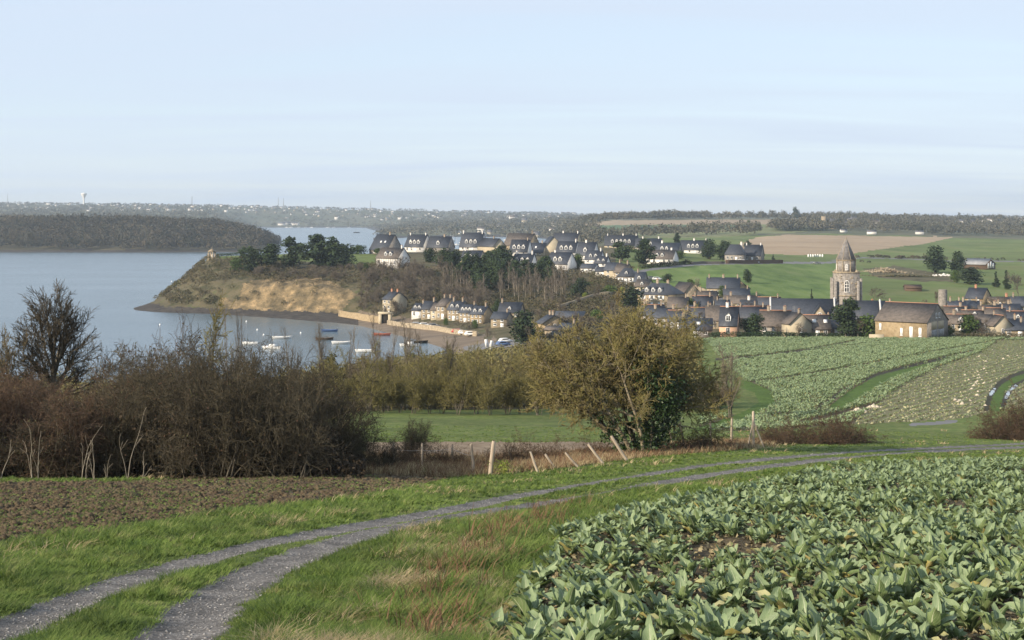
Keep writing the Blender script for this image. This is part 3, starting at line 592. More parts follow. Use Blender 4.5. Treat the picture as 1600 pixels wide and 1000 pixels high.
house(739, 415, 640, 700, 30, 9, 14, -22, 'small low white house with three dormers just above the dark pine wood', 8, m_cream, m_slate, 3, 4, 1, (-.9,), 'w')
house(768, 394, 700, 820, 26, 10, 12, -62, 'cream gabled house half hidden by pines in the hilltop estate', 8, m_cream, m_slate, 0, 0, 1, (.3,), 's', gwin=2, door=False)
house(815, 391, 780, 900, 40, 8, 18, -35, 'big house with stone side gable and brown ridge at the back of the estate', 11, m_stone, m_brownroof, 0, 2, 1, (.9,), 's')
house(814, 400, 680, 790, 28, 7, 18, -22, 'white house with three close dormers in front of the brown-ridged house', 8, m_white, m_slate, 3, 3, 1, (.85,), 's')
house(838, 399, 680, 800, 30, 5, 14, -25, 'long low slate-roofed house joining the middle of the estate', 8, m_cream, m_slate, 0, 4, 1, (.7,), 's', skyl=1)
house(820, 420, 640, 690, 30, 8, 15, -22, 'white house with three dormers at the wood edge, under the long low house', 8, m_white, m_slate, 3, 3, 1, (-.9, .9), 'w')
house(886, 391, 760, 900, 38, 10, 17, -30, 'long slate roof running back from the big cream gable', 8, m_cream, m_slate, 0, 2, 1, (-.3, .95), 'w')
house(862, 391, 700, 800, 9, 12, 17, -75, 'house with a large bright cream gable facing the bay', 11, m_cream, m_slate, 0, 0, 1, (), 'w', door=False)
house(888, 400, 670, 780, 30, 8, 16, -22, 'white house with three bright dormers under the long slate roof', 8, m_white, m_slate, 3, 3, 1, (.9,), 'w')
house(878, 425, 630, 690, 31, 13, 17, -32, 'two-storey half-timbered white house with dark right gable at the wood top', 9, m_white, m_slate, 2, 5, 1, (-.7,), 'w', timber=True)
house(919, 408, 660, 780, 26, 10, 19, -28, 'white house with one wide dormer, right of the half-timbered two-storey house', 8, m_white, m_slate, 1, 3, 1, (-.2,), 'w')
house(930, 412, 650, 740, 24, 7, 13, -20, 'small white house with two dormers beside the single-dormer house', 7.5, m_white, m_slate, 2, 3, 1, (.9,), 'w')
house(972, 388, 800, 960, 50, 5, 15, -12, 'long dark slate terrace with a row of dormers at the back of the estate', 9, m_cream, m_slate, 5, 6, 1, (-.9, .1, .95), 'w')
house(1015, 391, 820, 980, 40, 5, 13, -12, 'long dark slate house behind trees, right of the dormered terrace', 9, m_grey, m_slate, 2, 4, 1, (-.5, .8), 'w')
house(1042, 402, 760, 900, 42, 8, 14, -22, 'slate-roofed house whose grey right gable shows two tall windows', 9, m_grey, m_slate, 2, 3, 1, (-.3,), 'w', gwin=2)
house(1036, 413, 700, 790, 40, 9, 13, -26, 'low white bungalow with porch and grey roof beside the lane hedge', 9, m_white, m_brownroof, 2, 5, 1, (.75,), 'w')
house(1086, 396, 800, 980, 40, 6, 14, -20, 'slate house with two dormers behind two dark trees by the lane', 9, m_white, m_slate, 3, 4, 1, (.0, .95), 'w')
house(1151, 408, 760, 870, 28, 10, 16, -18, 'left of the pair of grey slate houses behind the dark lane wall', 9, m_grey, m_slate, 0, 4, 1, (.7,), 'w', hip=True)
house(1180, 408, 760, 870, 25, 9, 16, -22, 'right of the pair of slate houses behind the dark lane wall, chimneys on both gables', 9, m_grey, m_slate, 0, 3, 1, (-.95, .9), 'w')
# terraced down the hill towards the manor
house(922, 427, 610, 680, 22, 8, 6, -20, 'small flat white house lowest on the left of the stepped row', 7, m_white, m_slate, 0, 3, 1, (), 'w')
house(942, 424, 610, 690, 18, 13, 10, -20, 'white two-storey house of the stepped row with two dormers', 7, m_white, m_slate, 2, 2, 2, (.9,), 'w')
house(942, 432, 600, 670, 16, 8, 6, -20, 'low white house with terrace in front of the stepped row', 6, m_white, m_slate, 0, 2, 1, (), 'w')
house(961, 435, 600, 680, 22, 13, 11, -24, 'cream house of the stepped row, roof running down to the right', 8, m_cream, m_slate, 0, 2, 2, (.9,), 's')
house(975, 437, 590, 660, 18, 12, 12, -28, 'tan stone house of the stepped row with long grey brown roof', 8, m_stone, m_brownroof, 0, 2, 2, (.9,), 's')
house(982, 444, 580, 650, 26, 12, 13, -16, 'pale grey hip-roofed house with white shutters below the stepped row', 8, m_grey, m_slate, 1, 3, 1, (), 's', hip=True, kind='shutters')
house(1003, 452, 560, 640, 14, 12, 14, -20, 'narrow dark slate house with a tall left chimney beside the manor', 8, m_grey, m_slate, 1, 1, 1, (-.9,), 's')
house(1008, 462, 540, 620, 20, 14, 10, -22, 'weathered cream annex with brown roof touching the manor', 8, m_cream, m_brownroof, 1, 2, 1, (), 's')
# quay
house(616, 501, 540, 600, 15, 25, 11, -48, 'tall narrow three-storey house alone at the left end of the quay', 7.5, m_cream, m_slate, 0, 2, 3, (-.8, .8), 'b', hip=False, D=560)
house(656, 503, 505, 580, 15, 12, 10, -22, 'small white dormered cottage, first of the quay row', 7, m_white, m_slate, 2, 2, 1, (.9,), 's', D=541)
house(672, 504, 505, 580, 17, 15, 11, -22, 'tan stone cottage second in the quay row with chimneys', 7, m_stone, m_slate, 0, 2, 2, (.9,), 's', D=535)
house(687, 506, 505, 580, 17, 14, 10, -22, 'cream stone cottage third in the quay row', 7, m_cream, m_brownroof, 1, 2, 2, (.9,), 's', D=530)
house(699, 507, 505, 580, 14, 20, 12, -32, 'tall grey-gabled stone house with four chimneys ending the first quay row', 9, m_stone, m_brownroof, 0, 2, 2, (-.9, .9, (.9, .5)), 's', D=527)
house(716, 506, 490, 580, 20, 17, 12, -24, 'stone house with brown roof, first of the second quay row', 8, m_stone, m_slate, 2, 3, 2, (-.9, .9), 's', D=521)
house(734, 508, 490, 580, 20, 15, 11, -24, 'stone house with three small dormers, second of the second quay row', 8, m_stone, m_slate, 3, 3, 2, (.9,), 's', D=514)
house(752, 510, 490, 580, 20, 15, 11, -24, 'stone house with dormers and shaded right gable ending the second quay row', 8, m_ochre, m_slate, 2, 3, 2, (.9,), 's', D=507)
house(799, 497, 510, 600, 34, 9, 14, -12, 'dark slate house with white left chimney wall behind the quay rows', 8, m_stone, m_slate, 1, 3, 1, (-.95,), 's')
house(784, 511, 480, 530, 24, 13, 9, -18, 'low stone house with arched doorway at the beach end of the quay', 7, m_stone, m_slate, 0, 2, 2, (.9,), 's')
house(862, 516, 440, 520, 10, 11, 12, -62, 'small ochre stone house with one gable window left of the big bare tree', 9, m_ochre, m_slate, 0, 0, 1, (-.6, .6), 's', gwin=1, door=False)
house(868, 534, 430, 470, 26, 13, 4, -14, 'long low stone outbuilding under the small ochre gabled house', 6, m_stone, m_brownroof, 0, 1, 1, (), 's', name='outbuilding', cat='outbuilding')
house(892, 501, 470, 540, 44, 5, 8, -8, 'long low dark slate roof set in the garden above the outbuilding', 7, m_grey, m_slate, 0, 4, 1, (), 's')
house(889, 523, 440, 500, 24, 7, 8, -14, 'small grey house with white dish right of the ochre gabled house', 6, m_grey, m_slate, 0, 2, 1, (.9,), 's')
# manor and village centre
man = house(1034, 484, 520, 600, 44, 22, 17, -35, 'large manor with hipped slate roof and tall white dormers', 12, m_stone, m_slate, 3, 3, 2, (-.2, (.5, .1)), 's', hip=True, kind='shutters')
house(1072, 475, 540, 640, 16, 12, 20, -65, 'grey barn roof sloping down right of the manor', 9, m_stone, m_brownroof, 0, 0, 1, (), 's', door=False)
house(1133, 465, 540, 620, 50, 15, 15, -10, 'long stone farmhouse with slate roof at the foot of the green field', 9, m_stone, m_slate, 0, 4, 1, (-.95, 0, .95), 's')
house(1153, 461, 520, 600, 8, 10, 12, -78, 'stone cross gable standing in front of the long farmhouse', 8, m_ochre, m_slate, 0, 0, 1, (), 's', gwin=1, door=False)
house(1153, 472, 500, 560, 40, 9, 11, -6, 'slate cottage with end chimneys directly below the long farmhouse', 7, m_stone, m_slate, 0, 3, 1, (-.95, .95), 's')
house(1162, 482, 480, 540, 54, 8, 11, -6, 'long brown-roofed cottage row below the slate cottage', 7, m_stone, m_brownroof, 0, 4, 1, (-.7, .9), 's')
house(1180, 492, 460, 520, 40, 10, 12, -8, 'slate cottage with white chimney in the middle of the village', 7, m_cream, m_slate, 0, 3, 1, (-.4,), 'w')
house(1131, 494, 460, 520, 22, 12, 12, -6, 'small dark slate cottage left of the white-chimney cottage', 7, m_stone, m_slate, 0, 2, 1, (-.9, .9), 's')
TALL = True
house(1083, 497, 455, 510, 8, 6, 11, -70, 'tiny stone gable with tall chimney near the crown of the bare tree', 7, m_stone, m_slate, 0, 0, 1, (.9,), 's', door=False)
house(1098, 500, 440, 500, 36, 6, 10, -8, 'grey slate house hidden low behind the bare tree, left side', 7, m_stone, m_slate, 0, 3, 1, (.9,), 's')
house(1128, 508, 430, 480, 44, 9, 17, -6, 'brown-roofed house with tall left chimney above the pink house', 8, m_stone, m_brownroof, 0, 2, 1, (-.95, .95), 's')
house(1143, 525, 405, 440, 26, 12, 22, -14, 'house with orange pink wall and one white dormer by the hedge', 8, m_pink, m_slate, 1, 1, 1, (-.3,), 'w', door=False)
house(1090, 524, 405, 450, 50, 7, 13, -8, 'wide low slate house with skylight left of the pink house', 8, m_grey, m_slate, 0, 3, 1, (-.9,), 's', skyl=1)
house(1178, 506, 430, 480, 42, 9, 14, -4, 'slate house behind the dark round bush left of the church', 8, m_stone, m_slate, 0, 3, 1, (-.95, .95), 's')
house(1040, 505, 460, 520, 40, 9, 10, -12, 'grey slate house glimpsed above the crown of the bare tree', 7, m_stone, m_slate, 0, 3, 1, (-.8, .8), 's')
house(1216, 516, 425, 470, 46, 8, 18, -14, 'pale grey roofed house in front of the church nave', 9, m_grey, m_brownroof, 0, 3, 1, (-.5, .7), 's')
house(1246, 526, 402, 440, 8, 14, 13, -70, 'small cream stone gable among bushes by the field hedge', 7, m_cream, m_brownroof, 0, 0, 1, (.9,), 's', door=False, gwin=1)
house(1280, 524, 405, 440, 40, 8, 16, -6, 'brown-roofed low house with wide skylight in front of the transepts', 8, m_stone, m_brownroof, 0, 3, 1, (), 's', skyl=2)
house(1356, 497, 440, 500, 28, 12, 7, -10, 'reddish brick-trimmed house between the church and the big barn', 7, m_stone, m_slate, 0, 2, 1, (-.9, .9), 'b')
house(1350, 508, 425, 470, 40, 8, 9, -8, 'low blue grey roof behind bushes left of the big barn', 7, m_cream, m_slate, 0, 3, 1, (.9,), 's')
# right-hand side
TALL = False
house(1533, 475, 500, 600, 22, 9, 15, -38, 'ochre farmhouse on the pasture with white door panels', 9, m_ochre, m_slate, 0, 2, 1, (-.3,), 'b')
house(1565, 478, 500, 600, 32, 8, 5, -10, 'low pink-walled annex beside the ochre farmhouse', 6, m_stone, m_brownroof, 0, 3, 1, (.8,), 'b')
TALL = True
RL = ['dark slate cottage at the left of the right-hand roofs', 'cottage with pale roof behind the barn ridge', 'cottage with cream chimney third along the right-hand roofs', 'brown-roofed cottage in the middle of the right-hand roofs', 'slate cottage with two pale chimneys near the right edge',
      'low brown roof directly right of the barn gable', 'stone-walled cottage under the row of right-hand roofs', 'slate cottage at the picture edge beside a dark bush', 'low slate house above the little cream gable']
for i, (a, b_, w_, rr, wl, rf, c_) in enumerate([(1517, 489, 34, 9, m_stone, m_slate, (-.9, .9)), (1498, 497, 34, 8, m_grey, m_brownroof, (.5,)), (1550, 495, 30, 8, m_cream, m_brownroof, (-.9, .7)), (1528, 503, 36, 8, m_stone, m_brownroof, (-.8, .8)),
        (1580, 494, 36, 9, m_grey, m_slate, (-.9, .1)), (1505, 512, 38, 10, m_stone, m_brownroof, (-.5,)), (1545, 511, 34, 9, m_stone, m_brownroof, (.9,)), (1596, 508, 30, 11, m_ochre, m_slate, (-.9,)), (1576, 519, 40, 10, m_stone, m_slate, (.9,))]):
    house(a, b_, 420, 520, w_, 7, rr, -8-3*(i % 4), RL[i], 7, wl, rf, i % 2, 3, 1, c_, 's')
house(1563, 526, 400, 440, 7, 12, 12, -72, 'little cream gable with red door near the right end of the hedge', 6, m_cream, m_brownroof, 0, 0, 1, (), 's', door=False, gwin=1)
house(1588, 528, 400, 440, 36, 7, 9, -8, 'low slate house with blue tarpaulin in front at the right edge', 7, m_stone, m_slate, 0, 2, 1, (.9,), 's')
for a in [(1022,500,34,8,12,-10,'slate roof glimpsed left above the crown of the great bare tree',m_stone,m_slate,(-.9,.9)),(1062,489,30,9,12,-12,'brown-roofed cottage directly below the manor',m_stone,m_brownroof,(.9,)),(1100,487,30,9,12,-8,'slate cottage with paired chimneys between manor and farmhouse',m_grey,m_slate,(-.9,.9)),
  (1108,476,28,8,10,-14,'small brown-roofed cottage in front of the farmhouse yard',m_ochre,m_brownroof,(-.9,)),(1205,489,34,9,12,-6,'slate cottage touching the left end of the nave',m_stone,m_slate,(.9,)),(1196,503,34,9,13,-10,'grey cottage with terracotta ridge left of the pale grey roof',m_stone,m_brownroof,(-.9,)),(1064,509,34,8,12,-8,'low slate house showing right of the great bare tree crown',m_grey,m_slate,(.9,)),
  (1310,520,30,8,13,-8,'low roof half hidden by the tall dark pine',m_stone,m_slate,(-.9,)),(1385,494,26,8,10,-8,'small slate cottage behind the left end of the barn roof',m_cream,m_slate,(.9,)),(1500,490,26,7,9,-10,'slate cottage beside the round mill stump',m_stone,m_slate,(-.9,.9)),(1560,503,30,8,10,-12,'weathered cottage with brick ridge in the right-hand cluster',m_grey,m_brownroof,(.9,)),(1600,487,28,9,11,-8,'slate roof cut by the right edge above the cottages',m_stone,m_slate,(-.9,))]:
    house(a[0], a[1], 410, 560, a[2], a[3], a[4], a[5], a[6], 7.5, a[7], a[8], 0, 3, 1, a[9], 's')
TALL = False
# open-fronted farm shed
x, y, z = hit(1530, 420, 700, 830); e = empty('farm_shed', (x, y, z), R(-50)); tag(e, 'grey-roofed shed with white slatted gable above dark conifers', 'shed')
gable_walls(14, 9, 2.8, 2.6).build('wall', [m_timber], e); gable_roof(14, 9, 2.8, 2.6, .8, ridge=False).build('roof', [m_metal], e)
for i in (-1, 0, 1):
    b = MB(); b.box(7.03, 7.12, i*2.3-.75, i*2.3+.75, .5, 3.3+(.9 if i == 0 else 0), 0); b.build('white_panel', [m_paint], e)
# big stone barn
s = 405/F
e = empty('stone_barn', (*hit(1447, 529, 385, 420)[:2], hit(1447, 529, 385, 420)[2]-.2), R(-40)); e.location.y += 6
tag(e, 'big ochre stone barn with brown slate roof beside the far cauliflower field', 'barn')
Lb, Wb, hb, rb = 14.5, 13.0, 4.7, 4.4; e.location.x -= 2.2
gable_walls(Lb, Wb, hb, rb).build('wall', [m_ochre], e); gable_roof(Lb, Wb, hb, rb, .4, ridge=True).build('roof', [m_brownroof, m_ridge], e)
for x_, wd_, ht_, zz in ((-5.8, .6, 1.6, 2.3), (.2, .7, 1.9, 1.0), (2.9, .9, 3.3, .1), (5.4, .8, 2.3, .9)): add_window(e, x_, -Wb/2-.01, zz, 0, wd_, ht_, 'closed', 'window' if ht_ < 3 else 'door')
b = MB(); b.box(Lb/2-.02, Lb/2+.08, -Wb/2+.02, Wb/2-.02, .02, hb-.2, 0); b.add([(Lb/2+.08, -Wb/2, hb-.2), (Lb/2+.08, Wb/2, hb-.2), (Lb/2+.08, 0, hb+rb-.15)], [[(0, 1, 2)]], 0); b.build('gable_cladding', [m_grey], e)
for yy in (-2.2, 2.0):
    b = MB(); b.box(Lb/2+.08, Lb/2+.14, yy-1.7, yy+1.7, 2.6, 4.7, 0); b.box(Lb/2+.08, Lb/2+.16, yy-1.6, yy+1.6, .1, 2.55, 1)
    for q in range(5): b.box(Lb/2+.15, Lb/2+.2, yy-1.6+q*.76, yy-1.6+q*.76+.14, .1, 2.55, 2)
    b.build('glazed_door', [m_cream, m_glass, m_paint], e)
for yy in (-.9, .9): add_window(e, Lb/2+.09, yy, hb+.9, R(90), .8, 1.3)
# dark low barn and ruined mill tower on the pasture
house(1430, 455, 560, 680, 24, 5, 4, -8, 'dark low field shed right of the church tower', 8, m_timber, m_timber, 0, 0, 1, (), door=False, name='field_shed', cat='shed')
x, y, z = hit(1473, 478, 500, 600); b = MB(); b.tube([(0, 0, -1), (0, 0, 5.9)], [1.75, 1.5], 14, 0); b.add([(1.5*math.cos(a*math.pi/7), 1.5*math.sin(a*math.pi/7), 5.9) for a in range(14)], [[(0, i, i+1) for i in range(1, 13)]], 0)
o = b.build('ruined_mill_tower', [m_grey]); o.location = (x, y, z); tag(o, 'round roofless stone mill stump behind the big barn', 'tower')

# ---------------------------------------------------------------- church
x, y, z = P0 = hit(1322, 508, 440, 480); y = 458; x = (1322-800)/F*y; z = H(x, y); s = y/F
ch = empty('church', (x, y, z), R(-9)); tag(ch, 'old stone church with tall octagonal spire and long dark slate nave', 'church')
top = lambda v: ZC-(v-HZ)*s-z
t1, t2, t3 = top(426), top(407), top(372); w1 = 3.85
b = MB(); b.box(-w1, w1, -w1, w1, -1.5, t1, 0); b.box(-w1-.18, w1+.18, -w1-.18, w1+.18, t1, t1+.35, 1); b.box(-w1-.15, w1+.15, -w1-.15, w1+.15, top(462), top(462)+.3, 1)
for sx in (-1, 1):
    for sy in (-1, 1):
        b.box(sx*w1-.75*(sx < 0)-.01*(sx > 0), sx*w1+.75*(sx > 0)+.01*(sx < 0), sy*w1-.5 if sy > 0 else sy*w1-.03, sy*w1+.03 if sy > 0 else sy*w1+.5, -1.5, t1-1.6, 0)
        b.box(sx*(w1-.45)-.45, sx*(w1-.45)+.45, sy*w1-(.7 if sy < 0 else -.02), sy*w1+(.7 if sy > 0 else -.02), -1.5, t1-2.4, 0)
rngc = np.random.default_rng(4)
for _ in range(150):                                     # weathered, broken masonry
    f = rngc.integers(2); u = rngc.uniform(-w1+.6, w1-.6); zz = rngc.uniform(3, t1-.5); k = rngc.uniform(.12, .35)
    if f: b.box(u-k, u+k, -w1-.07*rngc.random()-.01, -w1+.05, zz-k*.5, zz+k*.5, 1)
    else: b.box(w1-.05, w1+.07*rngc.random()+.01, u-k, u+k, zz-k*.5, zz+k*.5, 1)
tw = b.build('tower', [m_grey, m_stone], ch)
def octo(r, z0, z1, r1=None, m=0, mb=None):
    a = [math.pi/8+i*math.pi/4 for i in range(8)]; r1 = r if r1 is None else r1; k = 1/math.cos(math.pi/8)
    return mb.ngon_prism([(r*k*math.cos(t), r*k*math.sin(t), z0) for t in a]+[(r1*k*math.cos(t), r1*k*math.sin(t), z1) for t in a], 8, m)
b = MB(); octo(2.75, t1+.35, t2, mb=b); octo(2.95, t2, t2+.3, mb=b, m=1)
for i in range(8):
    a = i*math.pi/4+math.pi/8; q = 2.75/math.cos(math.pi/8); b.tube([(q*math.cos(a), q*math.sin(a), t1+.35), (q*math.cos(a), q*math.sin(a), t2)], [.17, .17], 6, 1)
for sx, sy in ((-1, -1), (1, -1), (-1, 1), (1, 1)): octp = b.tube([(sx*3.0, sy*3.0, t1+.35), (sx*3.0, sy*3.0, t1+.7), (sx*3.0, sy*3.0, t1+1.0)], [.5, .4, .1], 6, 1)
b.build('lantern_stage', [m_grey, m_stone], ch)
b = MB(); octo(3.0, t2+.3, t3, .12, mb=b)
for i in range(8):
    a = i*math.pi/4+math.pi/8; q = 2.95/math.cos(math.pi/8); b.tube([(q*math.cos(a), q*math.sin(a), t2+.3), (.1*math.cos(a), .1*math.sin(a), t3)], [.11, .05], 5, 1)
b.tube([(0, 0, t3-.3), (0, 0, t3+.5)], [.16, .05], 6, 1)
sp_m = M('grey spire stone', [(.12,.115,.115),(.18,.17,.165),(.23,.215,.20)], 1.2, .95, .05, 3, detail=7)
b.build('spire', [sp_m, m_stone], ch)
def arch_window(parent, x, y, z, wd, ht, rz, name='belfry_window'):
    b = MB(); n = 8; ring = [(-wd/2, 0)]+[(-wd/2*math.cos(a), ht-wd*.8+wd*.8*math.sin(a)) for a in np.linspace(0, math.pi/2, 5)]
    pr = ring+[(-a, c) for a, c in ring[::-1][1:]]; V = [(a, -.04, c) for a, c in pr]+[(0, -.04, ht*.4)]; k = len(pr)
    b.add(V, [[(i, i+1, k) for i in range(k-1)]+[(k-1, 0, k)]], 1)
    for i in range(k-1): b.tube([(pr[i][0], -.05, pr[i][1]), (pr[i+1][0], -.05, pr[i+1][1])], [.11, .11], 5, 0)
    b.tube([(0, -.06, 0), (0, -.06, ht-.1)], [.1, .1], 5, 0)
    for q in (.35, .62): b.box(-wd/2, wd/2, -.1, .0, ht*q, ht*q+.16, 0)
    b.box(-wd/2-.15, wd/2+.15, -.15, 0, -.2, 0, 0)
    o = b.build(name, [m_dirtwhite, m_glass], parent); o.location = (x, y, z); o.rotation_euler = (0, 0, rz)
arch_window(ch, 0, -w1-.08, top(455), 1.35, 3.5, 0); arch_window(ch, w1+.08, 0, top(455), 1.35, 3.5, R(90))
for a in (-math.pi/2, 0, math.pi, math.pi/2): arch_window(ch, 2.86*math.cos(a), 2.86*math.sin(a), t1+1.0, .7, 1.7, a+math.pi/2, 'lantern_window')
# nave, in front of the tower, ridge at the photograph's row 466
nz_, hz_ = top(466), top(497)
def roofed(nm, cx, cy, L, W, h, r, rz, wm, rm, par, wn='nave_wall'):
    q = gable_walls(L, W, h, r).build(wn, [wm], par); q.location = (cx, cy, 0); q.rotation_euler = (0, 0, rz)
    q = gable_roof(L, W, h, r, .3, ridge=False).build(nm, [rm, m_ridge], par); q.location = (cx, cy, 0); q.rotation_euler = (0, 0, rz); return q
kx = s
nv = roofed('nave_roof', (1254-1322)*s, -7.2, 100*s, 10.5, 3.2, nz_-3.2, 0, m_stone, m_slate, ch)
roofed('choir_roof', (1339-1322)*s+1.5, -7.8, 62*s, 9, 3.2, top(468)-3.2, 0, m_stone, m_slate, ch, 'choir_wall')
for (px_, vt, w_) in ((1278, 474, 30*s), (1306, 470, 27*s)):
    roofed('transept_roof', (px_-1322)*s, -11.5, 9, w_, 3.0, top(vt)-3.0, R(90), m_stone, m_slate, ch, 'transept_wall')
for cx, cy, hh in (((1205-1322)*s, -7.2, nz_), ((1302-1322)*s, -7.2, nz_), ((1370-1322)*s, -7.8, top(468))):
    b = MB(); b.tube([(cx, cy-5.2, 3.0), (cx, cy, hh+.45), (cx, cy+5.2, 3.0)], [.28, .28, .28], 4, 0); b.build('gable_coping', [m_dirtwhite], ch)
for px_, vt in ((1278, 474), (1306, 470)): arch_window(ch, (px_-1322)*s, -16.05, 2.2, 1.5, 3.0, 0, 'transept_window')

# ---------------------------------------------------------------- far side: water tower, oratory, far houses, masts
D = 6500.; b = MB(); zt = lambda v: ZC-(v-HZ)/F*D; x = (131-800)/F*D; z0 = zt(319)-8
prof = [(4.2, z0), (3.4, zt(311)), (4.5, zt(309)), (11.5, zt(304.5)), (12.5, zt(303)), (11.8, zt(302)), (1.5, zt(301.5)), (1.0, zt(300))]
n = 20; Vv = [(r*math.cos(i*2*math.pi/n), r*math.sin(i*2*math.pi/n), zz) for r, zz in prof for i in range(n)]
b.add(Vv, [[(k*n+i, k*n+(i+1) % n, (k+1)*n+(i+1) % n, (k+1)*n+i) for k in range(len(prof)-1) for i in range(n)]], 0)
o = b.build('water_tower', [m_dirtwhite]); o.location = (x, D, 0); tag(o, 'white mushroom-shaped water tower on the far skyline', 'tower')
def mast(px, vt, D, label, wdt=2.5):
    zb = H((px-800)/F*D, D); x = (px-800)/F*D; zt_ = ZC-(vt-HZ)/F*D; b = MB(); hgt_ = zt_-zb
    for sx, sy in ((-1, -1), (1, -1), (0, 1)): b.tube([(sx*wdt, sy*wdt, -2), (sx*.3, sy*.3, hgt_)], [.55, .3], 4, 0)
    for k in range(12):
        q = k/12; w0 = wdt*(1-q)+.3*q; zq = hgt_*q; zn = hgt_*(k+1)/12; w1_ = wdt*(1-(k+1)/12)+.3*(k+1)/12
        b.tube([(-w0, -w0, zq), (w1_, -w1_, zn)], [.25, .25], 3, 0); b.tube([(w0, -w0, zq), (-w1_, -w1_, zn)], [.25, .25], 3, 0)
    o = b.build('radio_mast', [m_metal]); o.location = (x, D, zb); tag(o, label, 'mast')
mast(300, 306, 6300, 'lattice radio mast right of the water tower on the skyline', 4.5); mast(12, 303, 6400, 'thin mast at the far left of the skyline')
mast(435, 308, 6400, 'left of the two close thin masts above the bay mouth'); mast(443, 309, 6400, 'right of the two close thin masts above the bay mouth'); mast(579, 313, 6600, 'thin mast above the far wooded shore, mid skyline')
# oratory with arch and statue on the promontory tip
x, y, z = hit(331, 404, 640, 740); e = empty('oratory', (x, y, z-.2), R(-20)); tag(e, 'small stone arched oratory sheltering a statue on the promontory tip', 'monument')
b = MB()
for sx in (-1, 1):
    for sy in (-1, 1): b.box(sx*1.2-.28, sx*1.2+.28, sy*1.0-.25, sy*1.0+.25, -1, 2.9, 0)
for sy in (-1, 1):
    pa = [(1.2*math.cos(a), sy*1.0, 2.85+.75*math.sin(a)) for a in np.linspace(0, math.pi, 9)]; b.tube(pa, [.3]*9, 6, 0)
b.box(-1.6, 1.6, -1.35, 1.35, -1.5, .35, 0); b.build('arch', [m_stone], e)
b = MB(); b.add([(-1.6, -1.35, 3.6), (1.6, -1.35, 3.6), (1.6, 1.35, 3.6), (-1.6, 1.35, 3.6), (0, 0, 4.9)], [[(0, 3, 2, 1)], [(0, 1, 4), (1, 2, 4), (2, 3, 4), (3, 0, 4)]], 0); b.tube([(0, 0, 4.7), (0, 0, 5.7)], [.08, .08], 5, 0); b.tube([(-.3, 0, 5.3), (.3, 0, 5.3)], [.08, .08], 5, 0); b.build('roof', [m_stone], e)
b = MB(); b.tube([(0, 0, .3), (0, 0, .8), (0, 0, 1.5), (0, 0, 1.95), (0, 0, 2.05), (0, 0, 2.3), (0, 0, 2.4)], [.36, .34, .27, .22, .1, .14, .03], 10, 0); b.build('statue', [m_dirtwhite], e, True)
e = empty('fence', (0, 0, 0)); 
for px_, v_ in ((342, 405), (350, 405)): pass
bpy.data.objects.remove(e)
# distant houses
def mini(L, W, h, r, wm, rm, name='house'):
    e = empty(name); gable_walls(L, W, h, r, 3).build('wall', [wm], e); gable_roof(L, W, h, r, .4, ridge=False).build('roof', [rm], e); return e
farroof = M('far grey roof', [(.09,.09,.10),(.13,.125,.13)], .2, .9)
protos = [mini(14, 8, 6, 4, m_white, farroof), mini(22, 9, 5, 4, m_white, farroof), mini(11, 8, 7, 5, m_cream, farroof), mini(17, 9, 9, 4, m_white, m_brownroof)]
rng = np.random.default_rng(11); FAR_H = []
def far_house(px, v, D0, D1, k, sc, label, group):
    x, y, z = hit(px, v, D0, D1); c = copy_tree(protos[k]); c.location = (x, y, z+.5); c.rotation_euler = (0, 0, R(rng.uniform(-50, 25))); c.scale = (sc, sc, sc); tag(c, label, 'house', group); FAR_H.append((x, y))
bands = [(0, 440, 319, 334, 4200, 6500, 100), (150, 300, 320, 331, 4200, 6400, 40), (440, 600, 326, 345, 5350, 6700, 44), (600, 900, 331, 350, 4600, 6800, 66), (690, 880, 350, 372, 2500, 4600, 18), (1290, 1600, 341, 357, 2300, 6800, 30)]
gl = ['pale house scattered along the far left skyline', 'pale house clustered below the water tower', 'pale house on the far shore beyond the bay mouth', 'pale house on the wooded far hills behind the estate', 'pale waterside house by the far anchorage', 'pale house among trees on the far right hills']
for g, (a, b_, v0, v1, D0, D1, n) in enumerate(bands):
    for i in range(n): far_house(rng.uniform(a, b_), v0+(v1-v0)*rng.random()**1.3, D0, D1, rng.integers(4), rng.uniform(.5, 1.0), gl[g], gl[g].replace('pale house', 'pale houses'))
far_house(800+2, 346, 3600, 5200, 3, 1.5, 'white block house standing highest by the far anchorage', None); far_house(820, 350, 3600, 5000, 2, 1.3, 'grey square castle keep by the far anchorage', None)
far_house(1541, 341, 2300, 6000, 1, 1.2, 'white farmhouse on the right skyline', None)
for i, (px_, v_) in enumerate(((440, 352), (447, 351), (456, 351), (462, 352))): far_house(px_, v_, 5340, 5900, 1, 1.2, 'white waterfront villa in the row at the bay mouth', 'white waterfront villas at the bay mouth')
x, y, z = hit(1287, 357, 1800, 2400); e = empty('church', (x, y, z), R(-20)); tag(e, 'small distant stone church with square tower on the right hill', 'church')
b = MB(); b.box(-3, 3, -3, 3, -1, 17, 0); b.box(-3.2, 3.2, -3.2, 3.2, 17, 17.6, 0); b.build('tower', [m_stone], e)
gable_walls(18, 8, 5, 4).build('nave_wall', [m_stone], e).location = (12, 0, 0); gable_roof(18, 8, 5, 4, ridge=False).build('roof', [m_slate], e).location = (12, 0, 0)
for i, (px_, v_, lb) in enumerate(((1318, 363, 'white farm building at the wood edge above the tan field'), (1362, 366, 'long low pale shed, left of two at the wood edge'), (1437, 366, 'long low pale shed, right of two at the wood edge'))):
    far_house(px_, v_, 1500, 2100, 1, (.4, .5, .5)[i], lb, None)
for p in protos: clear_proto(p)

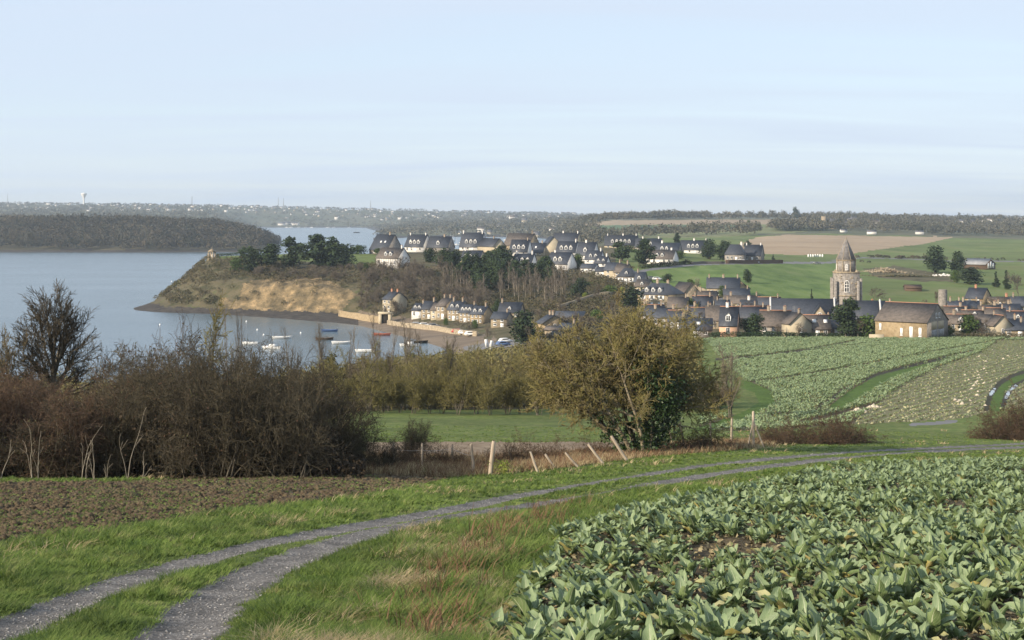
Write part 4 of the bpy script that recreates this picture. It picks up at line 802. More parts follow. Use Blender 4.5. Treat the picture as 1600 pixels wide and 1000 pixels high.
# ---------------------------------------------------------------- trees
def bare_tree(name, seed, Hh, specs, stems=1, lean=0.0, spread=.3, L=None, r0=.12, rmin=.008, bark=m_bark, twig=m_twig_dark, cut=2, ivy=0, foot=.1, leafy=0, leafmat=None):
    rng = np.random.default_rng(seed); e = empty(name)
    P = np.zeros((stems, 3)); P[:, :2] = rng.normal(size=(stems, 2))*foot if stems > 1 else 0; P[:, 2] = -.3
    a = rng.random(stems)*2*np.pi; D = np.stack([np.cos(a)*spread+lean, np.sin(a)*spread, np.ones(stems)], 1) if stems > 1 else np.array([[lean, 0, 1.0]])
    res = grow(rng, P, D, (L or Hh*.5)*(.75+.5*rng.random(stems)), r0*(.7+.5*rng.random(stems)), specs, rmin)
    vt, qt = join(res[:cut]); mk('trunk', vt, [qt], [bark], parent=e, smooth=True)
    vc, qc = join(res[cut:]); sets = [qc]; mi = [0]
    if leafy:
        tips = res[-1][0]; p = tips[rng.integers(0, len(tips), leafy)]+rng.normal(size=(leafy, 3))*.03
        lv, lq = quads_at(rng, p, .05+rmin*2); sets.append(lq+len(vc)); mi.append(1); vc = np.concatenate([vc, lv])
    mk('crown', vc, sets, [twig, leafmat or m_deadleaf], mi, e)
    if ivy:
        tips = np.concatenate([res[0][0], res[1][0][::2]]); tips = tips[(tips[:, 2] < Hh*.66)]; p = tips[rng.integers(0, len(tips), ivy)]+rng.normal(size=(ivy, 3))*.16
        lv, lq = quads_at(rng, p, .13); mk('ivy', lv, [lq], [m_ivy], parent=e)
    return e, Hh
def leafy_tree(name, seed, Hh, Wd, blobs, n, size, mat, trunk=.25, shell=.4, limbs=6):
    rng = np.random.default_rng(seed); e = empty(name)
    p, u = blobpts(rng, blobs, n, shell); V, q = quads_at(rng, p, size, .3, u)
    mk('crown', V, [q], [mat], parent=e)
    b = MB(); top_ = Hh*.85; b.tube([(0, 0, -.5), (.1, .05, top_*.5), (0, 0, top_)], [trunk, trunk*.7, trunk*.15], 7)
    for i in range(limbs):
        a = rng.random()*6.28; z0 = Hh*rng.uniform(.2, .6); r_ = Wd*.35; b.tube([(0, 0, z0), (math.cos(a)*r_*.5, math.sin(a)*r_*.5, z0+r_*.3), (math.cos(a)*r_, math.sin(a)*r_, z0+r_*.7)], [trunk*.4, trunk*.25, trunk*.08], 5)
    b.build('trunk', [m_bark], e, True); return e, Hh
LP = dict
def lumps(seed, Hh, Wd, n, base=.1, cone=False, pine=False):
    r = np.random.default_rng(seed); out = []
    for i in range(n):
        z = base+(1-base)*(i+.5)/n; w_ = (1-z)*.9+.08 if cone else (math.sqrt(max(.05, 1-(2*z-1.05)**2)))
        a = r.random()*6.28; rr = Wd*.5*w_*(.45 if not pine else .6)*r.random()
        k = Wd*.5*w_*r.uniform(.45, .75); out.append((math.cos(a)*rr, math.sin(a)*rr, z*Hh, max(.3, k), max(.3, k), max(.3, (k*.55 if pine else k*.85))))
    return out
PRO = {}
# fine-limbed bare crowns (spread of twigs tuned for the distance they are seen from)
for i in range(4):
    PRO['wood', i] = bare_tree('bare_tree', 20+i, 9, [LP(m=4, k=4, n=9, t0=.3, ang=38, lr=.55, up=.1, w=.1), LP(m=3, n=8, t0=.15, ang=38, lr=.55, up=.12), LP(m=2, n=7, t0=.1, ang=35, lr=.55, up=.15), LP(m=2, up=.1)], L=6.2, r0=.16, rmin=.03, twig=m_twig_grey, cut=1)
for i in range(2):
    PRO['birch', i] = bare_tree('birch_tree', 30+i, 9, [LP(m=5, k=5, n=26, t0=.2, ang=32, lr=.30, up=.05, w=.05, fall=.6, end=False), LP(m=3, n=8, t0=.1, ang=32, lr=.5, up=.15), LP(m=2, up=.1)], L=9, r0=.14, rmin=.022, twig=m_twig_grey, bark=m_palebark, cut=1)
for i in range(3):
    PRO['poplar', i] = bare_tree('poplar_tree', 40+i, 8, [LP(m=6, k=5, n=22, t0=.1, ang=20, lr=.30, up=.03, w=.03, fall=.6, end=False), LP(m=4, n=6, t0=.1, ang=20, lr=.5, up=.3, w=.08), LP(m=2, n=2, ang=25, lr=.5, up=.2), LP(m=2, up=.2)], stems=3, spread=.06, foot=.12, L=6.9, r0=.06, rmin=.008, twig=m_twig_grey, bark=m_bark, cut=1)
m_twig_brown = M('warm brown twigs', [(.07,.055,.03),(.12,.095,.052),(.165,.135,.075)], .9, .95, rand=.2)
for i in range(4):
    PRO['mid', i] = bare_tree('bare_tree', 50+i, 7, [LP(m=4, k=5, n=9, t0=.2, ang=44, lr=.52, up=.06, w=.10), LP(m=4, n=9, t0=.1, ang=44, lr=.58, up=.05, w=.18), LP(m=3, n=7, t0=.1, ang=44, lr=.55, up=.04, w=.22), LP(m=2, w=.2)], stems=4, spread=.3, L=4.8, r0=.07, rmin=.017, twig=(m_twig_olive, m_twig_brown)[i % 2], cut=2, foot=.35)
m_twig_grey2 = M('olive grey thorn twigs', [(.030,.026,.018),(.062,.052,.036),(.11,.092,.064)], 1.0, .95, rand=.2)
m_twig_brown = M('warm brown twigs', [(.07,.055,.03),(.12,.095,.052),(.165,.135,.075)], .9, .95, rand=.2)
for i in range(5):
    PRO['shrub', i] = bare_tree('bare_shrub', 60+i, 4.6, [LP(m=4, k=5, n=8, t0=.15, ang=34, lr=.62, up=.08, w=.12), LP(m=4, n=8, t0=.05, ang=42, lr=.6, up=.08, w=.2), LP(m=3, n=6, t0=.1, ang=45, lr=.58, up=.02, w=.25), LP(m=3, n=1, ang=45, lr=.7, up=.0, w=.3), LP(m=2, w=.3)], stems=9, spread=.5, L=2.7, r0=.035, rmin=.0065, twig=(m_twig_dark, m_twig_grey2, m_twig_red, m_twig_dark, m_twig_red)[i], bark=m_bark, cut=2, foot=.5, leafy=2600 if i in (1, 4) else 900, leafmat=m_deadleaf)
for i in range(2):
    PRO['bramble', i] = bare_tree('bramble_bush', 70+i, 1.4, [LP(m=6, k=3, n=7, t0=.1, ang=40, lr=.5, up=-.18, w=.25), LP(m=4, n=6, t0=.1, ang=50, lr=.5, up=-.1, w=.3), LP(m=3, n=3, lr=.5, w=.3), LP(m=2)], stems=46, spread=.75, L=1.9, r0=.010, rmin=.005, twig=m_twig_red, bark=m_twig_red, cut=1, foot=.55, leafy=5200, leafmat=m_deadleaf)
for i in range(3):
    PRO['pine', i] = leafy_tree('pine_tree', 80+i, 9, 7, lumps(80+i, 9, 7, 14, .16, pine=True), 1700, .62, m_ever, .25)
for i in range(2):
    PRO['ever', i] = leafy_tree('evergreen_tree', 90+i, 8, 7, lumps(90+i, 8, 7, 14, .12), 1700, .55, m_ever, .25)
    PRO['bush', i] = leafy_tree('evergreen_bush', 95+i, 5, 6, lumps(95+i, 5, 6, 12, .15), 1200, .45, m_bushg, .12)
PRO['cone', 0] = leafy_tree('cypress_tree', 100, 8, 3.5, lumps(100, 8, 3.5, 16, .05, cone=True), 1300, .42, m_ever, .15)
PRO['lime', 0] = leafy_tree('yellow_green_bush', 101, 4, 5, lumps(101, 4, 5, 10, .15), 900, .4, m_lime, .1)
NOMW = {'wood': 7, 'birch': 5, 'poplar': 1.5, 'mid': 6, 'shrub': 4, 'bramble': 3, 'pine': 5.2, 'ever': 5.4, 'bush': 5, 'cone': 3.5, 'lime': 5}
NV = {}
for k, i in PRO: NV[k] = max(NV.get(k, 0), i+1)
USED = {}
rngt = np.random.default_rng(5); TREES = 0
def tree_at(x, y, z, kind, hh, ww, label, cat='tree', group=None, name=None, var=None, rz=None):
    global TREES; TREES += 1; i = (TREES*7+TREES//3) % NV[kind] if var is None else var; e, nh = PRO[kind, i]
    c = copy_tree(e); c.location = (x, y, z-.05); c.rotation_euler = (0, 0, rngt.random()*6.28 if rz is None else rz); sw = ww/NOMW[kind]; c.scale = (sw, sw, hh/nh); tag(c, label, cat, group)
    if name: c.name = name
    return c
def tree_px(px, vt, vb, wpx, kind, D0, D1, label, cat='tree', group=None, name=None, D=None, **k):
    if D: x, y = (px-800)/F*D, D; z = H(x, y)
    else: x, y, z = hit(px, vb, D0, D1)
    hh = (ZC-(vt-HZ)/F*y)-z; return tree_at(x, y, z, kind, max(1.0, hh), wpx*y/F, label, cat, group, name, **k)

# -- evergreens of the promontory and estate
for a in [(368,403,424,26,'bush',640,700,'dark bush at the top of the cliff path','bush'),(379,386,405,15,'pine',690,780,'left of the two small pines near the oratory','tree'),(391,385,406,15,'pine',690,780,'right of the two small pines near the oratory','tree'),
  (397,390,424,28,'ever',650,720,'low broad evergreen at the left of the promontory pines','tree'),(424,381,417,27,'pine',650,740,'shorter dark pine, first of the promontory pine group','tree'),(458,371,419,29,'pine',650,740,'dark pine with broad flat top, second of the promontory group','tree'),
  (494,366,419,36,'pine',650,740,'tallest dark pine of the promontory group','tree'),(519,371,418,26,'pine',650,740,'slim dark pine directly right of the tallest promontory pine','tree'),(538,383,416,36,'ever',650,740,'broad low evergreen ending the promontory group beside the lawn','tree'),
  (560,383,397,30,'bush',740,820,'dark hedge-like bush behind the lawn, left of the dark steep roof','bush'),(590,388,398,16,'bush',720,800,'small bush beside the lawn wall','bush'),(571,412,424,12,'bush',620,700,'small dark bush left of the half-timbered house','bush'),
  (672,388,410,26,'ever',650,720,'dark evergreen between the half-timbered house and three-dormer house','tree'),(694,389,417,34,'ever',640,700,'dark broad evergreens below the stone cross-gabled house','tree'),(712,392,417,26,'ever',640,700,'dark evergreen left of the small low white house','tree'),
  (765,392,420,24,'pine',640,690,'left dark pine covering the cream gable','tree'),(784,384,418,36,'pine',640,690,'tall dark pine right of the cream gable','tree'),(848,402,420,20,'bush',640,690,'shrub between the two lower dormered white houses','bush'),
  (903,397,420,22,'bush',640,720,'dark garden bush right of the half-timbered two-storey house','bush'),(906,436,470,30,'ever',560,640,'dark green evergreen standing alone above the garden wall','tree'),(914,458,471,15,'lime',540,620,'bright yellow green bush by the garden path','bush'),
  (972,378,408,36,'pine',680,800,'dark pine in front of the dormered terrace','tree'),(1008,373,417,30,'pine',670,800,'dark pine left of the white bungalow','tree'),(1058,364,380,12,'pine',900,1040,'small pine rising behind the estate roofs','tree'),
  (1060,392,405,24,'bush',740,860,'round bush right of the white bungalow','bush'),(1108,375,405,30,'ever',720,860,'left of two round dark trees beside the lane','tree'),(1131,377,406,32,'ever',720,860,'right of two round dark trees beside the lane','tree'),
  (1168,376,386,12,'pine',860,1000,'small pine behind the pair of slate houses','tree'),(1208,397,406,8,'cone',760,900,'tiny conical conifer at the end of the lane wall','tree'),(1043,428,441,18,'ever',590,700,'dark tree at the left end of the green field','tree'),
  (1167,421,442,15,'ever',580,680,'dark tree behind the long farmhouse','tree'),(1079,437,452,20,'bush',560,660,'dark bush by the lane end left of the farmhouse','bush'),(1127,447,465,18,'bush',520,600,'green bush in the farmhouse yard','bush'),
  (988,449,486,46,'ever',510,560,'large dark evergreen left of the manor','tree'),(953,446,463,28,'bush',540,610,'mid green bush on the garden terraces','bush'),(972,449,462,16,'lime',530,600,'yellow green shrub behind the large evergreen','bush'),(932,484,503,26,'bush',470,540,'dark bushes at the end of the low slate roof','bush'),
  (1076,466,492,26,'bush',480,560,'dark bush under the right corner of the manor','bush'),(1178,491,525,42,'ever',404,430,'dark round evergreen beside the pink house','tree'),(1226,491,512,30,'bush',410,440,'green tree in front of the pale grey roof','tree'),(1268,451,472,9,'cone',540,640,'narrow dark cypress above the church nave','tree'),
  (1322,467,528,44,'pine',400,420,'tall dark pine in front of the church tower','tree'),(1356,493,529,50,'bush',400,425,'broad dark bush between the tall pine and the barn','bush'),(1461,386,426,42,'ever',680,820,'big round dark tree on the pasture, left of two','tree'),
  (1497,394,426,28,'ever',680,820,'smaller dark tree on the pasture, right of two','tree'),(1516,418,444,44,'ever',620,740,'wide dark hedge tree in front of the farm shed','tree'),(1492,423,442,20,'bush',620,740,'dark bush left of the wide hedge tree','bush'),(1556,424,449,18,'cone',600,720,'dark conifer right of the farm shed','tree'),
  (1572,422,452,20,'cone',600,720,'last dark conifer toward the right edge, by the shed','tree'),(1514,493,530,42,'bush',398,412,'light green bush beside the barn gable','bush'),(1484,509,529,20,'bush',398,412,'small dark bush at the barn doors','bush'),(1590,478,497,24,'ever',470,540,'dark evergreen among the right-hand roofs','tree'),
  (818,488,549,52,'ever',420,440,'large dark evergreen at the end of the beach','tree'),(778,469,490,20,'ever',520,600,'dark bush behind the quay end house','bush'),(645,552,566,16,'bush',395,420,'dark bush by the water behind the poplars','bush'),(762,548,562,18,'ever',380,420,'low dark evergreen in front of the quay lane','bush'),
  (742,500,513,14,'bush',480,520,'green bush at the foot of the second quay row','bush'),(697,497,508,10,'bush',505,540,'ivy bush on the corner of the first quay row','bush'),(518,558,600,40,'ever',120,180,'dark ivy bush behind the right end of the hedge','bush'),
  (1243,324,338,12,'ever',2300,2700,'lone lollipop-shaped tree standing above the skyline wood','tree'),(1103,357,369,6,'ever',1800,2200,'single small tree on the far green hillside','tree'),(1170,344,348,8,'bush',2300,2700,'lone bush on the far tan field','bush')]:
    tree_px(a[0], a[1], a[2]+(2 if 380 < a[0] < 560 else 0), a[3]*(1.3 if 380 < a[0] < 560 else 1), a[4], a[5], a[6], a[7], a[8])
# -- wood of pines and birches below the estate
rng = np.random.default_rng(8)
for i in range(24):
    px = rng.uniform(702, 868); vb = rng.uniform(426, 458); tree_px(px, vb-rng.uniform(26, 40), vb, rng.uniform(20, 32), 'pine' if i % 3 else 'ever', 560, 690, 'dark green pine in the dense wood below the estate', group='pines of the wood below the estate')
for i in range(56):
    px = rng.uniform(690, 905); vb = rng.uniform(448, 476); tree_px(px, vb-rng.uniform(28, 50), vb, rng.uniform(16, 26), 'birch', 545, 660, 'bare pale-stemmed birch among the pines below the estate', group='bare birches below the estate')
for i in range(95):
    px = rng.uniform(565, 760); vb = 426+rng.random()*52
    if px > 690: vb = rng.uniform(468, 486)
    tree_px(px, vb-rng.uniform(20, 34), vb, rng.uniform(22, 34), 'wood', 540, 690, 'bare grey-brown tree on the wooded slope above the quay', group='bare trees on the slope above the quay')
for i in range(30):
    px = rng.uniform(840, 980); vb = rng.uniform(470, 520); tree_px(px, vb-rng.uniform(14, 30), vb, rng.uniform(16, 30), 'wood', 430, 620, 'bare tree in the gardens between beach and manor', group='bare trees in the gardens below the manor')
for i in range(36):
    px = rng.uniform(395, 590); vb = 434-max(0, (px-560)*.2)+rng.uniform(-6, 8); tree_px(px, vb-rng.uniform(12, 20), vb, rng.uniform(18, 30), 'wood', 620, 700, 'bare scrubby tree along the cliff top', group='scrub trees along the cliff top')
for i in range(16):
    px = rng.uniform(560, 632); vb = rng.uniform(470, 503); tree_px(px, vb-rng.uniform(20, 30), vb, rng.uniform(18, 28), 'wood', 540, 640, 'bare tree left of the tall narrow quay house', group='bare trees left of the quay house')
for i in range(90):
    px = rng.choice([rng.uniform(1010, 1200), rng.uniform(1200, 1600), rng.uniform(1480, 1600)]); vb = rng.uniform(480, 529); tree_px(px, vb-rng.uniform(10, 24), vb, rng.uniform(14, 28), 'wood', 402, 520, 'small bare garden tree among the village roofs', group='bare garden trees among the village roofs')
for a in [(1090,430,455,20,560,660,'bare reddish tree in front of the farmhouse left chimney'),(1122,434,462,18,520,600,'bare reddish tree before the farmhouse wall'),(1205,468,492,22,440,520,'bare tree left of the nave gable'),(1366,446,473,38,470,560,'bare ivy-hung tree right of the church tower'),(1462,452,474,26,520,600,'round bare bush beside the stone mill stump'),
   (1340,500,530,40,398,412,'bare spreading tree in front of the tall pine'),(1396,495,530,26,396,410,'bare tree against the barn wall'),(1540,500,530,44,396,412,'bare bush right of the light green bush'),(760,506,536,21,440,480,'round russet tree at the top of the beach'),(718,498,517,22,470,520,'left bare pollard on the quay'),(735,499,519,22,470,515,'right bare pollard on the quay'),
   (1594,428,468,40,560,680,'brown bare trees at the right picture edge by the pasture'),(1212,500,528,26,402,415,'bare shrub beside the dark round evergreen'),(1245,498,528,30,401,415,'bare tree behind the field hedge'),(1420,512,528,14,396,405,'bare shrub at the foot of the barn')]:
    tree_px(a[0], a[1], a[2], a[3], 'wood', a[4], a[5], a[6])

# -- poplars, mid row of bare trees
for px, vt, lb in [(457,525,'bare poplar at the left of the poplar line, over the hedge'),(508,520,'slim bare poplar before the moored boats'),(548,528,'pale white-stemmed slim tree in the poplar line'),(571,520,'bare poplar over the bay right of the pale slim tree'),(589,505,'tallest twin of the bare poplars, left one'),
                   (604,512,'tallest twin of the bare poplars, right one'),(643,508,'bare poplar in front of the beach'),(655,524,'short bare poplar beside the beach poplar'),(697,535,'slim bare poplar before the quay wall'),(838,522,'slim bare poplar left of the great bare tree')]:
    tree_px(px, vt, 640, 26 if px != 548 else 10, 'poplar', 0, 0, lb, D=172+rngt.random()*14)
tree_px(1143, 550, 645, 34, 'poplar', 0, 0, 'pale bare poplar at the corner of the far cauliflower field', D=152); tree_px(1122, 572, 650, 26, 'mid', 0, 0, 'dark bare tree behind the pale poplar', D=165)
rng = np.random.default_rng(15)
for i in range(46):
    px = 505+(i+rng.uniform(-.3, .3))*7.9; D = 158+14*(i % 3)+rng.uniform(-4, 4); v = np.interp(px, [500, 560, 640, 700, 780, 850, 900], [575, 560, 566, 552, 562, 552, 560])+rng.uniform(-8, 10)
    tree_px(px, v, 650, rng.uniform(48, 72), 'mid', 0, 0, 'bare olive-brown tree in the row behind the green meadow', group='bare trees behind the green meadow', D=D)
for i in range(10):
    px = 1075+i*7; tree_px(px, rng.uniform(580, 610), 655, rng.uniform(30, 44), 'mid', 0, 0, 'bare bushy tree right of the great bare tree', group='bare trees right of the great tree', D=rng.uniform(150, 175))
# -- the great bare tree with ivy in the middle
x, y, z = hit(1000, 712, 70, 84)
m_limb = M('pale lichened limbs', [(.10,.08,.05),(.19,.16,.11),(.27,.24,.17)], 3, .95, .01, 12)
def great_tree():
    rng = np.random.default_rng(3); e = empty('great_bare_tree', (x, y, z)); n = 9
    a = np.array([3.0, 2.7, 3.5, 2.2, .3, -.2, .9, 1.6, 4.6]); sp = np.array([.95, .62, .5, .35, .55, .35, .2, .15, .3])
    P = np.stack([-.25+.5*rng.random(n)+np.cos(a)*.25, np.sin(a)*.3, -.4*np.ones(n)], 1); D = np.stack([np.cos(a)*sp, np.sin(a)*sp, np.ones(n)], 1)
    L = np.array([5.0, 4.9, 4.6, 4.9, 4.5, 4.7, 5.2, 5.0, 4.4]); r = np.array([.15, .14, .12, .11, .13, .12, .13, .1, .1])
    specs = [LP(m=6, k=8, n=10, t0=.36, ang=44, lr=.52, up=.03, w=.09, tip=.35, rr=.55), LP(m=5, k=5, n=9, t0=.15, ang=42, lr=.55, up=.03, w=.16, rr=.55), LP(m=4, k=3, n=8, t0=.1, ang=42, lr=.52, up=.03, w=.22), LP(m=3, n=5, t0=.1, ang=42, lr=.52, up=.05, w=.25), LP(m=2, w=.25)]
    res = grow(rng, P, D, L, r, specs, .011)
    v, q = join(res[:1]); mk('trunk', v, [q], [m_limb], parent=e, smooth=True)
    v, q = join(res[1:3]); mk('limbs', v, [q], [m_limb], parent=e, smooth=True)
    v, q = join(res[3:]); mk('crown', v, [q], [m_twig_gold], parent=e)
    def hug(src, k, sd):
        p = src[rng.integers(0, len(src), k)]+rng.normal(size=(k, 3))*sd; return p
    b = np.concatenate([hug(res[0][0][res[0][0][:, 2] < 2.0], 4200, .15), hug(res[0][0][(res[0][0][:, 0] > .1) & (res[0][0][:, 2] < 4.2)], 5200, .30), hug(np.array([[.9, -.3, 3.2], [1.1, -.2, 2.4], [.5, -.2, 3.9], [.9, 0, 2.8]]), 3600, .42)])
    v, q = quads_at(rng, b, .12); mk('ivy', v, [q], [m_ivy], parent=e)
    tag(e, 'great wide golden bare tree with ivy-clad trunks beside the track', 'tree'); return e
GT = great_tree(); GT.scale = (1.14, 1.14, 1.1)
# -- the left hedge of bare shrubs, and the round ash above it
rng = np.random.default_rng(33)
HT = ([-160, 0, 60, 150, 220, 300, 380, 450, 500, 530, 555, 585], [596, 598, 602, 592, 560, 550, 558, 568, 592, 625, 665, 690])
k = 0
for row, (D0, dpx) in enumerate(((57, 52), (61, 56), (66, 60))):
    px = -270+row*17
    while px < (548, 535, 525)[row]:
        D = D0+rng.uniform(-1, 1)+(2.5 if px > 450 else 0); vt = np.interp(px, *HT)+rng.uniform(-12, 16)+(14 if row == 0 else 0)
        xx = (px-800)/F*D; zz = H(xx, D); hh = ZC-(vt-HZ)/F*D-zz
        tree_at(xx, D, zz, 'shrub', hh*(1.12 if px < 190 else 1.2), rng.uniform(3.4, 4.3), 'dense dark bare shrub in the tall overgrown hedge beside the ploughed strip', 'shrub', 'bare shrubs of the tall overgrown hedge'); px += dpx*rng.uniform(.8, 1.15)
for px, vt, vb, wpx, lb in ((598, 668, 722, 60, 'low bramble thicket at the end of the tall hedge'), (655, 645, 708, 58, 'small bare dark bush behind the fence posts'), (556, 655, 738, 70, 'sprawling russet shrub closing the tall hedge'), (536, 655, 748, 80, 'low russet shrub at the foot of the hedge end')):
    tree_px(px, vt, vb, wpx, 'shrub', 0, 0, lb, 'shrub', D=64 if px < 600 else 74)
r = np.random.default_rng(17); e = empty('ash_tree'); n = 15; az = np.arange(n)*2.4+r.normal(size=n)*.2; pol = np.radians(np.linspace(4, 74, n)); zb = 5.6-1.5*np.linspace(0, 1, n)
Pn = np.stack([0*az, 0*az, zb], 1); Dn = np.stack([np.cos(az)*np.sin(pol), np.sin(az)*np.sin(pol), np.cos(pol)], 1); Ln = np.linspace(2.1, 1.75, n)*(.95+.1*r.random(n))
res = grow(r, Pn, Dn, Ln, np.full(n, .065), [LP(m=5, k=5, n=9, t0=.2, ang=30, lr=.58, up=.05, w=.07, fall=.3), LP(m=4, n=7, t0=.15, ang=34, lr=.58, up=.05, w=.1), LP(m=3, n=6, t0=.1, ang=34, lr=.55, up=.05, w=.14), LP(m=2, w=.1)], .008)
vt_, qt_ = tubes(np.array([[(0, 0, -.5), (.05, 0, 2), (-.03, 0, 4), (0, 0, 5.9)]], float), np.array([[.2, .17, .14, .07]]), 8); res0 = [(vt_, qt_)]+res[:1]
v_, q_ = join(res0); mk('trunk', v_, [q_], [m_bark], parent=e, smooth=True); v_, q_ = join(res[1:]); mk('crown', v_, [q_], [m_twig_grey2], parent=e)
D = 72; xx = (84-800)/F*D; e.scale = (1.3, 1.3, 1.22); e.location = (xx, D, ZC-(445-HZ)/F*D-8.75*1.22); tag(e, 'round-crowned bare ash tree rising over the hedge against the water', 'tree')
PRO['ash', 0] = (e, 10); NV['ash'] = 1; NOMW['ash'] = 6.5
tree_px(290, 500, 750, 130, 'mid', 0, 0, 'bare tree with open flat twigs rising from the middle of the hedge', D=70); tree_px(-4, 500, 750, 90, 'mid', 0, 0, 'bare tree cut by the left picture edge above the hedge', D=70)
tree_px(360, 508, 750, 20, 'poplar', 0, 0, 'left of two thin bare saplings standing over the hedge', D=72); tree_px(371, 512, 750, 18, 'poplar', 0, 0, 'right of two thin bare saplings standing over the hedge', D=72)
for px, D, wd_, vt, lb in [(1205, 90, 40, 678, 'lowest bramble mound, touching the foot of the braced post'), (1225, 92, 60, 668, 'second bramble mound right of the braced post'), (1262, 93, 74, 657, 'broad russet bramble mound in the middle of the bramble bank'), (1300, 95, 80, 650, 'tallest russet bramble mound of the bramble bank'), (1330, 97, 60, 662, 'bramble mound sloping down at the right end of the bramble bank')]: tree_px(px, vt, 700, wd_, 'bramble', 0, 0, lb, 'bramble', 'bramble mounds right of the braced post', D=D)
for i, (px, D, wd_, vt) in enumerate([(1560, 118, 70, 648), (1590, 119, 80, 632), (1625, 120, 90, 626)]): tree_px(px, vt, 690, wd_, 'bramble', 0, 0, 'russet bramble mound at the right picture edge', 'bramble', 'bramble mounds at the right edge', D=D)
for i, (px, D, wd_, vt) in enumerate([(1060, 78, 60, 690), (1105, 80, 50, 684), (930, 76, 50, 700), (845, 72, 60, 708), (800, 70, 46, 712), (630, 70, 50, 706), (700, 72, 50, 712)]): tree_px(px, vt, 720, wd_, 'bramble', 0, 0, 'tangled dry bramble along the old fence line', 'bramble', 'brambles along the old fence line', D=D)
for i, (px, vb, hp) in enumerate([(50, 752, 92), (60, 752, 76), (128, 752, 90), (134, 751, 58), (198, 750, 110), (222, 748, 46), (1, 755, 60), (167, 750, 40), (148, 751, 64)]):
    D = 53.2; xx = (px-800)/F*D; r = np.random.default_rng(200+i)
    res = grow(r, [[0, 0, -.1]]*2, [[.06*r.normal(), .0, 1], [.16*r.normal(), .0, 1]], [hp*D/F*.9, hp*D/F*.6], [.017, .012], [LP(m=8, k=5, n=3, t0=.45, ang=26, lr=.3, w=.07), LP(m=3, w=.15)], .005)
    v, q = join(res); o = mk('dead_sapling', v, [q], [m_palebark], smooth=True); o.location = (xx, D, H(xx, D)); tag(o, 'pale bleached dead stem standing in front of the dark hedge', 'sapling', 'pale dead saplings in front of the hedge')
for kk, (e, _) in PRO.items():
    if kk[0] != 'ash': clear_proto(e)

# ---------------------------------------------------------------- masses nobody could count
def sample(n, p0, p1, D0, D1, rng, pw=1.0):
    px = rng.uniform(p0, p1, n); D = D0*(D1/D0)**(rng.random(n)**pw); x = (px-800)/F*D; return px, x, D, hgt(x, D)
def forest(name, label, regions, K, cw, chh, q, mat, seed):
    rng = np.random.default_rng(seed); PV = []; UV = []
    for (n, p0, p1, D0, D1, cond) in regions:
        px, x, y, z = sample(n, p0, p1, D0, D1, rng); c = cls_at(x, y); ok = (z > .9)
        if cond: ok &= cond(px, x, y, z, HZ+F*(ZC-z)/y)
        x, y, z = x[ok], y[ok], z[ok]; m = len(x); w_ = cw*(.6+.8*rng.random((m, 1, 1))); h_ = chh*(.55+.5*rng.random((m, 1, 1))+.5*vnoise(x/70, y/110, 8)[:, None, None])
        u = nrm(rng.normal(size=(m, K, 3))); u[..., 2] = np.abs(u[..., 2])*1.0-.25*rng.random((m, K)); rr = .75+.35*rng.random((m, K, 1))
        p = np.stack([x, y, z], -1)[:, None]+u*rr*np.concatenate([w_*.5, w_*.5, h_*.62], -1)+np.concatenate([0*w_, 0*w_, h_*.38], -1)
        PV.append(p.reshape(-1, 3)); UV.append(u.reshape(-1, 3))
    V, f = quads_at(rng, np.concatenate(PV), q, .2, np.concatenate(UV)); o = mk(name, V, [f], [mat]); tag(o, label, 'woodland', kind='stuff'); return o
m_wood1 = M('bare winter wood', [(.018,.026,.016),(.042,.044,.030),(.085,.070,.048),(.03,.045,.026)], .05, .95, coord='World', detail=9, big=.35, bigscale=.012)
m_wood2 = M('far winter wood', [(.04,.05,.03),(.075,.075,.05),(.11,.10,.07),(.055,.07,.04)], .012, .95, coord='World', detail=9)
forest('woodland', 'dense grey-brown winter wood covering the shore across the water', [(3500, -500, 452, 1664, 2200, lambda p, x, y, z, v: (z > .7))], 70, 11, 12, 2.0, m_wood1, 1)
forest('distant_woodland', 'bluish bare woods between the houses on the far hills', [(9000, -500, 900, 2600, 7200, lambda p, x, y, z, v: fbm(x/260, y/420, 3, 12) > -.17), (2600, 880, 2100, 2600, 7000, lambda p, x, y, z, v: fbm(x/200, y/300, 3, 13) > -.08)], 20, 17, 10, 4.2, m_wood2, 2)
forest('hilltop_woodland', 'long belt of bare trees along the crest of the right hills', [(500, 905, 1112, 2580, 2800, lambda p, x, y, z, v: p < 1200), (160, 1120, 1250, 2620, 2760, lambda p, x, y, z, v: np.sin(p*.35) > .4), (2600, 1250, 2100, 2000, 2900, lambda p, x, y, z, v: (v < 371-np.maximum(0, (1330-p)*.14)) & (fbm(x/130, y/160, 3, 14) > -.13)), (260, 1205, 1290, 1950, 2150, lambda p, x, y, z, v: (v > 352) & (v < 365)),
    (330, 900, 1190, 1650, 2100, lambda p, x, y, z, v: (v > 371-(p-900)*.028) & (p < 1185)), (300, 860, 960, 1500, 2500, lambda p, x, y, z, v: p < 935)], 60, 12, 13, 2.4, m_wood2, 3)
forest('hedgerow', 'dark low hedge line crossing the upper pastures', [(160, 1330, 1480, 880, 960, lambda p, x, y, z, v: abs(v-402-(p-1340)*.03) < 1.2), (130, 1480, 1700, 800, 1000, lambda p, x, y, z, v: abs(v-408) < 1.6), (90, 1330, 1420, 700, 900, lambda p, x, y, z, v: abs(v-411) < 1.0), (120, 1000, 1080, 680, 800, lambda p, x, y, z, v: abs(v-418+(p-1000)*.06) < 1.5)], 40, 2.6, 1.8, .7, m_wood1, 4)
